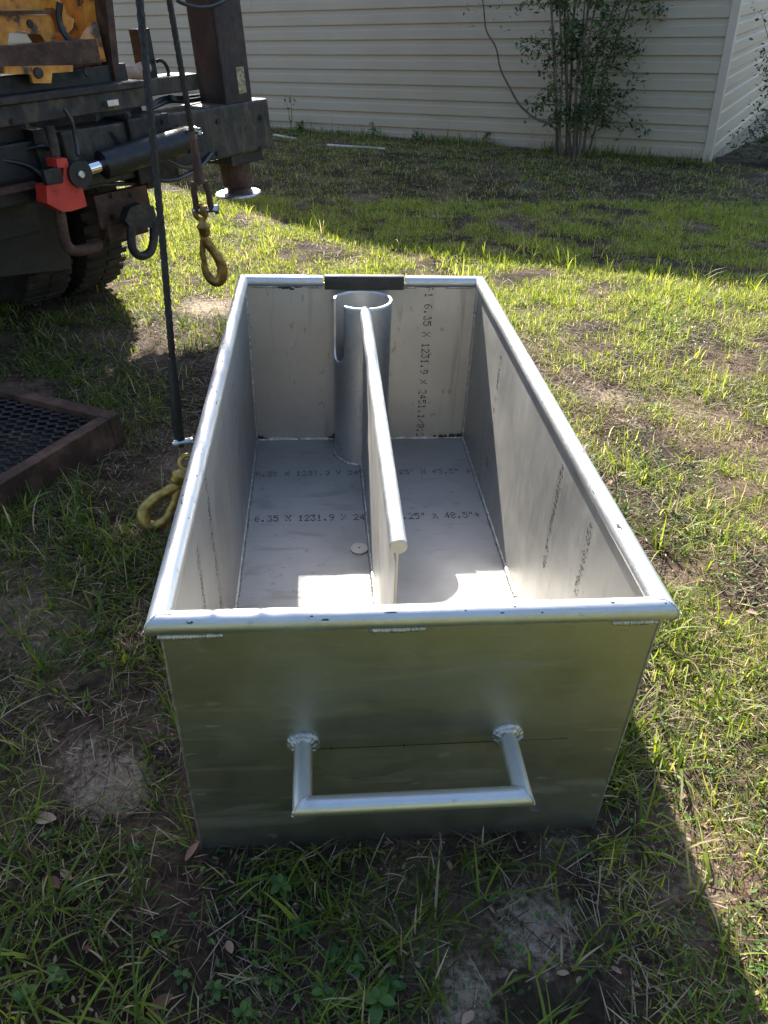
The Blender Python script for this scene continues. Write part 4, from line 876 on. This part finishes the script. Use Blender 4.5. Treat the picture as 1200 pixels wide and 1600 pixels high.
def weed(px, py, n, size, label):
    p = on_ground(px, py); root = empty('broadleaf_weed', p); tag(root, label, 'weed', 'broad-leaved weeds in the shaded foreground')
    hgt = size * random.uniform(.5, 1.1); b = MB(); b.tube([(0, 0, -.01), (.003, .002, hgt * .5), (.005, 0, hgt)], [.0022, .0018, .0012], 6); b.build('stem', M['weed_stem'], root)
    for i in range(n):
        o = bpy.data.objects.new('leaf', random.choice(WL)); C.objects.link(o); o.parent = root; t = (i + 1) / n
        a = i * 2.4 + random.uniform(-.4, .4); s_ = size * random.uniform(.55, 1.0) * (1.1 - .4 * t)
        o.location = (.004 * t, 0, hgt * (.25 + .75 * t)); o.rotation_euler = (random.uniform(-.2, .2), random.uniform(-.35, .15), a); o.scale = (s_, s_, s_)
M['weed_stem'] = plain('weed_stem', (.10, .13, .04), .6)
for px, py, n, s_ in ((440, 1395, 7, .035), (395, 1385, 6, .028), (520, 1500, 8, .035), (555, 1520, 7, .034), (590, 1575, 7, .045), (470, 1460, 6, .03), (505, 1560, 6, .03), (335, 1550, 6, .032), (285, 1530, 6, .03), (380, 1590, 7, .032), (120, 1400, 6, .03), (75, 1310, 6, .025), (210, 1330, 6, .028), (145, 1385, 5, .026), (90, 1530, 9, .03), (40, 1560, 8, .03), (430, 1540, 6, .03), (250, 1470, 5, .026), (610, 1545, 6, .035)):
    weed(px, py, n, s_, 'small weed with oval green leaves growing in the shaded soil in front of the box')
# fallen leaves
for px, py, s_ in ((55, 1280, .075), (82, 1370, .05), (112, 1375, .045), (190, 1432, .035), (290, 1345, .055), (535, 1450, .06), (545, 1420, .045), (270, 1555, .06), (740, 1580, .05), (870, 1520, .03), (955, 1510, .028), (575, 1415, .03), (180, 985, .05), (300, 1160, .03), (700, 1345, .028), (640, 1490, .03), (130, 1480, .035), (230, 1580, .04), (355, 1470, .045)):
    p = on_ground(px, py, .008); o = bpy.data.objects.new('fallen_leaf', random.choice(DL)); C.objects.link(o); o.location = p; o.scale = (s_ * .75,) * 3; o.rotation_euler = (random.uniform(-.35, .35), random.uniform(-.2, .2), random.uniform(0, 6.28))
    tag(o, 'dry brown fallen leaf lying in the shaded grass near the box', 'leaf', 'fallen leaves in the shade')
for px, py, s_ in ((955, 750, .05), (1045, 1195, .04), (1185, 960, .05), (1060, 1250, .04), (1130, 560, .06), (1090, 905, .03)):
    p = on_ground(px, py, .012); o = bpy.data.objects.new('fallen_leaf', random.choice(DL[2:])); C.objects.link(o); o.location = p; o.scale = (s_ * .75,) * 3; o.rotation_euler = (random.uniform(-.35, .35), random.uniform(-.2, .2), random.uniform(0, 6.28))
    tag(o, 'pale dry leaf lying on the sunny lawn right of the box', 'leaf', 'fallen leaves in the sun')

# ------------------------------------------------------------------ shrubs
def hw(px, py, off=0.0):
    nrm = Vector((-math.sin(HA), math.cos(HA), 0)); d = ray(px, py); t = ((HC - CAM).dot(nrm) + off) / d.dot(nrm); return CAM + d * t
def leaves(name, centres, size, parent, mat, tl=(0, 1), droop=.5):
    m = len(centres); c = np.array(centres); a = rng.uniform(0, 6.28, m); s_ = rng.uniform(size[0], size[1], m); pit = rng.normal(-.35, droop, m); rol = rng.normal(0, .5, m)
    e1 = np.stack([np.cos(a) * np.cos(pit), np.sin(a) * np.cos(pit), np.sin(pit)], 1); e2 = np.stack([-np.sin(a) * np.cos(rol), np.cos(a) * np.cos(rol), np.sin(rol)], 1)
    V = np.stack([c, c + e1 * (s_ * .5)[:, None] + e2 * (s_ * .24)[:, None], c + e1 * s_[:, None], c + e1 * (s_ * .5)[:, None] - e2 * (s_ * .24)[:, None]], 1)
    F4 = (np.arange(m) * 4)[:, None] + np.array([[0, 1, 2, 3]]); return mesh_np(name, V.reshape(-1, 3), np.zeros((0, 3), int), F4, np.repeat(rng.uniform(tl[0], tl[1], m), 4), M[mat], parent)
bb = on_ground(897, 247); shrub = tag(empty('multi_stem_shrub', bb), 'tall leafy many-stemmed shrub growing against the cream siding', 'shrub')
stems = []; depth = (bb - CAM).dot(AZ)
for i, (bx_, tx, mx_) in enumerate(((868, 852, 866), (876, 872, 878), (884, 888, 884), (890, 905, 893), (897, 925, 903), (904, 945, 915), (910, 975, 928), (916, 1000, 945), (880, 862, 868), (900, 918, 912), (894, 880, 886))):
    off = random.uniform(-.18, .12)
    def at_(px, py): return on_y(px, py, bb.y + off) - bb
    b0 = at_(bx_, 247); b0.z = gz(b0.x + bb.x, b0.y + bb.y) - bb.z - .02
    P = catmull([b0, at_((bx_ + mx_) / 2 + random.uniform(-3, 3), 190), at_(mx_, 110), at_((mx_ + tx) / 2 + random.uniform(-5, 5), 30), at_(tx, -60), at_(tx + random.uniform(-25, 25), -190)])
    r0 = random.uniform(.013, .021); b = MB(); b.tube(P, [r0 * (1 - .6 * j / len(P)) for j in range(len(P))], 8); b.build('stem', M['bark'], shrub); stems.append(P)
cen = []; tw = MB()
LIM = lambda px: True
for P in stems:
    for _ in range(14):
        p = random.choice(P[5:]); py_ = None
        dirv = Vector((random.gauss(.25, 1), random.gauss(-.1, .7), random.uniform(-.35, .35))).normalized(); ln_ = random.uniform(.12, .42)
        q = p + dirv * ln_ + Vector((0, 0, -.25 * ln_)); md = p.lerp(q, .5) + Vector((0, 0, .05)); tw.tube([p, md, q], [.004, .003, .0015], 5)
        for t in np.linspace(.25, 1, 16):
            c = p.lerp(md, t * 2) if t < .5 else md.lerp(q, t * 2 - 1)
            for _k in range(2): cen.append(tuple(c + Vector((random.gauss(0, .03), random.gauss(0, .03), random.gauss(0, .03)))))
# low leafy side branches seen to the right and left of the stems
for (px0, py0, px1, py1, nn) in ((925, 150, 1012, 205, 90), (930, 120, 1000, 165, 70), (915, 95, 1005, 120, 70), (865, 150, 825, 170, 45), (860, 70, 808, 75, 60), (865, 95, 830, 60, 60), (930, 60, 1000, 70, 80), (940, 30, 1035, 15, 90), (960, 10, 1020, -20, 80), (905, 130, 950, 190, 70)):
    p = at_(px0, py0); q = at_(px1, py1); md = p.lerp(q, .5) + Vector((0, 0, .04)); tw.tube([p, md, q], [.005, .0035, .0015], 5)
    for _ in range(nn): t = random.random() ** .7; c = p.lerp(q, t); cen.append(tuple(c + Vector((random.gauss(0, .05), random.gauss(0, .06), random.gauss(0, .05)))))
tag(tw.build('twigs', M['bark'], shrub, recalc=False), kind='stuff'); leaves('foliage', cen, (.032, .08), shrub, 'shrub')
# bare bent sapling with a few leaves
sp = [hw(871, 206, -.35), hw(858, 193, -.3), hw(836, 185, -.25), hw(812, 164, -.2), hw(797, 138, -.2), hw(782, 108, -.2), hw(775, 75, -.2), hw(760, 48, -.2), hw(756, 15, -.2), hw(750, -30, -.2)]
sap = tag(empty('bent_sapling', sp[0]), 'thin bare crooked sapling leaning left of the shrub against the siding', 'sapling')
P = catmull([p - sp[0] for p in sp], 4); P = [Vector((P[0].x + .02, P[0].y, gz(sp[0].x + .02, sp[0].y) - sp[0].z))] + P; b = MB(); b.tube(P, [.015 * (1 - .55 * j / len(P)) for j in range(len(P))], 8); b.build('trunk', M['bark'], sap)
cen = []
for px, py in ((768, 12), (745, 8), (752, -5), (780, 5), (738, 14), (790, 40), (735, 40), (825, 95), (850, 150)):
    c = hw(px, py, -.2) - sp[0]
    for _ in range(9): cen.append(tuple(c + Vector((random.gauss(0, .06), random.gauss(0, .05), random.gauss(0, .03)))))
leaves('foliage', cen, (.02, .05), sap, 'shrub')
# dark shrub at the right edge beside the house side
rb = on_ground(1226, 256); sh2 = tag(empty('dark_shrub', rb), 'dark leafy shrub growing beside the corner trim along the house side wall', 'shrub')
cen = []; b = MB(); dep2 = (rb - CAM).dot(AZ)
def at2(px, py, o=0.0): return on_y(px, py, rb.y + o) - rb
for (x1, y1, n_) in ((1180, 200, 130), (1195, 175, 150), (1165, 215, 90), (1200, 110, 120), (1215, 60, 150), (1195, 80, 60), (1240, 20, 150), (1190, 20, 40), (1205, 235, 120), (1150, 228, 60)):
    q = at2(x1, y1); b.tube([Vector((random.gauss(0, .04), random.gauss(0, .04), -.02)), q * .5 + Vector((.05, 0, .08)), q], [.012, .007, .002], 6)
    for _ in range(n_): t = random.uniform(.5, 1.1); cen.append(tuple(q * t + Vector((random.gauss(0, .07), random.gauss(0, .09), random.gauss(0, .07)))))
b.build('stem', M['bark'], sh2, recalc=False); leaves('foliage', cen, (.03, .07), sh2, 'shrub', (0, .7))
# small weeds at the foot of the wall
for i, (px, py, hgt, n_, lab) in enumerate(((455, 206, .50, 16, 'thin upright weed with narrow leaves at the wall foot beside the outrigger'), (583, 222, .28, 26, 'bushy weed at the foot of the siding'), (470, 212, .2, 26, 'low round weed at the wall foot by the white pipe'), (760, 226, .22, 40, 'bushy green weed left of the many-stemmed shrub'), (1010, 240, .3, 70, 'bushy green weed right of the many-stemmed shrub'), (650, 224, .16, 24, 'low weed under the lowest siding plank'), (830, 232, .2, 40, 'leafy weed at the left foot of the shrub stems'))):
    p = on_ground(px, py); r = tag(empty('wall_weed', p), lab, 'weed'); b = MB(); cen = []
    for s_ in range(3 if hgt > .25 else 5):
        q = Vector((random.gauss(0, .05), random.gauss(0, .03), hgt * random.uniform(.7, 1.1))); b.tube([(0, 0, -.02), q * .5 + Vector((.01, 0, 0)), q], [.004, .003, .0015], 5)
        for _ in range(n_ // 3 + 2): t = random.uniform(.3, 1); cen.append(tuple(q * t + Vector((random.gauss(0, .03), random.gauss(0, .03), 0))))
    b.build('stem', M['weed_stem'], r, recalc=False); leaves('foliage', cen, (.03, .08), r, 'weed', (0, .6))
# white pipe on the ground by the wall
for (x0, y0, x1, y1, lab) in ((428, 211, 462, 217, 'short white plastic pipe lying at the wall foot near the outrigger'), (512, 227, 602, 233, 'long white plastic pipe half hidden in grass before the wall')):
    p = on_ground(x0, y0, .012); q = on_ground(x1, y1, .008); b = MB(); b.tube([p, p.lerp(q, .5), q], .016, 14); o = b.build('plastic_pipe', M['pvc']); tag(o, lab, 'pipe')

# ------------------------------------------------------------------ unseen oak added beyond the left edge, crown shaped to dapple the left foreground
tr0 = Vector((-6.2, 9.2, g0(-6.2, 9.2))); oak = tag(empty('added_shade_oak', tr0), 'unseen oak added left of the truck, crown shaped to shade the left foreground', 'tree')
b = MB(); b.tube([(0, 0, -.2), (.1, 0, 1.5), (.3, -.2, 3.2), (.8, -.6, 4.6)], [.34, .27, .24, .18], 14); b.build('trunk', M['bark'], oak)
cen = []; lb = MB(); fork = Vector((.8, -.6, 4.6))
CC = [(tx - .197 * h_, ty + 1.30 * h_, h_) for tx, ty, h_ in ((-.70, -.5, 5.6), (-1.15, -.45, 6.0), (-.80, .05, 5.2), (-1.25, .15, 5.7), (-.74, .55, 5.5), (-1.2, .7, 5.0), (-.85, 1.0, 5.9), (-1.35, 1.3, 5.5), (-1.6, -.2, 6.3), (-1.8, .6, 6.0), (-1.75, 1.4, 6.4), (-.95, -1.1, 6.2), (-1.6, -1.0, 6.6), (-2.3, .2, 6.8), (-.62, -.95, 6.0), (-2.2, 1.2, 6.5), (-.62, .35, 5.9), (-.60, 1.35, 5.7))]
for c in CC:
    q = Vector(c) - tr0; lb.tube([fork, fork.lerp(q, .5) + Vector((0, 0, .25)), q], [.10, .07, .03], 8)
    for j in range(8):
        e = q + Vector((random.gauss(0, .20), random.gauss(0, .38), random.gauss(0, .25))); lb.tube([q.lerp(fork, .15), q.lerp(e, .6), e], [.03, .018, .006], 5)
        for _ in range(95): cen.append(tuple(e + Vector((random.gauss(0, .15), random.gauss(0, .24), random.gauss(0, .15)))))
lb.build('limbs', M['bark'], oak, recalc=False); leaves('crown', cen, (.07, .13), oak, 'shrub')

# ------------------------------------------------------------------ unseen trees added behind the viewer to block low sky light
def back_tree(loc, first):
    root = empty('added_sky_block_tree', loc)
    if first is None:
        b = MB(); b.tube([(0, 0, -.3), (.1, .05, 1.6), (.05, .2, 3.4), (.2, .1, 5.0)], [.28, .22, .18, .12], 12); b.build('trunk', M['bark'], root)
        cen = []; lb = MB()
        for i in range(26):
            q = Vector((random.gauss(0, 1.7), random.gauss(0, 1.3), random.uniform(1.2, 7.5))); lb.tube([(.1, .1, min(q.z, 4.2) * .8), q * .6 + Vector((0, 0, .9)), q], [.07, .045, .015], 6)
            for _ in range(130): cen.append(tuple(q + Vector((random.gauss(0, .75), random.gauss(0, .75), random.gauss(0, .55)))))
        lb.build('limbs', M['bark'], root, recalc=False); leaves('crown', cen, (.22, .42), root, 'shrub')
    else:
        for ch in first.children: c = ch.copy(); C.objects.link(c); c.parent = root
    return root
first = None
for i, (x_, y_, a_, lab) in enumerate(((-7.5, -10.0, .3, 'leftmost'), (-3.6, -11.5, 1.7, ''), (0.4, -10.5, 3.0, ''), (4.2, -12.0, 4.4, ''), (8.2, -10.5, 5.5, ''), (-11, -6, 2.2, ''), (11.5, -6, 1.1, ''))):
    t_ = back_tree((x_, y_, g0(x_, y_)), first); first = first or t_; t_.rotation_euler = (0, 0, a_); tag(t_, 'unseen leafy tree added behind the viewer to block low sky light', 'tree', 'unseen trees added to block low sky light')
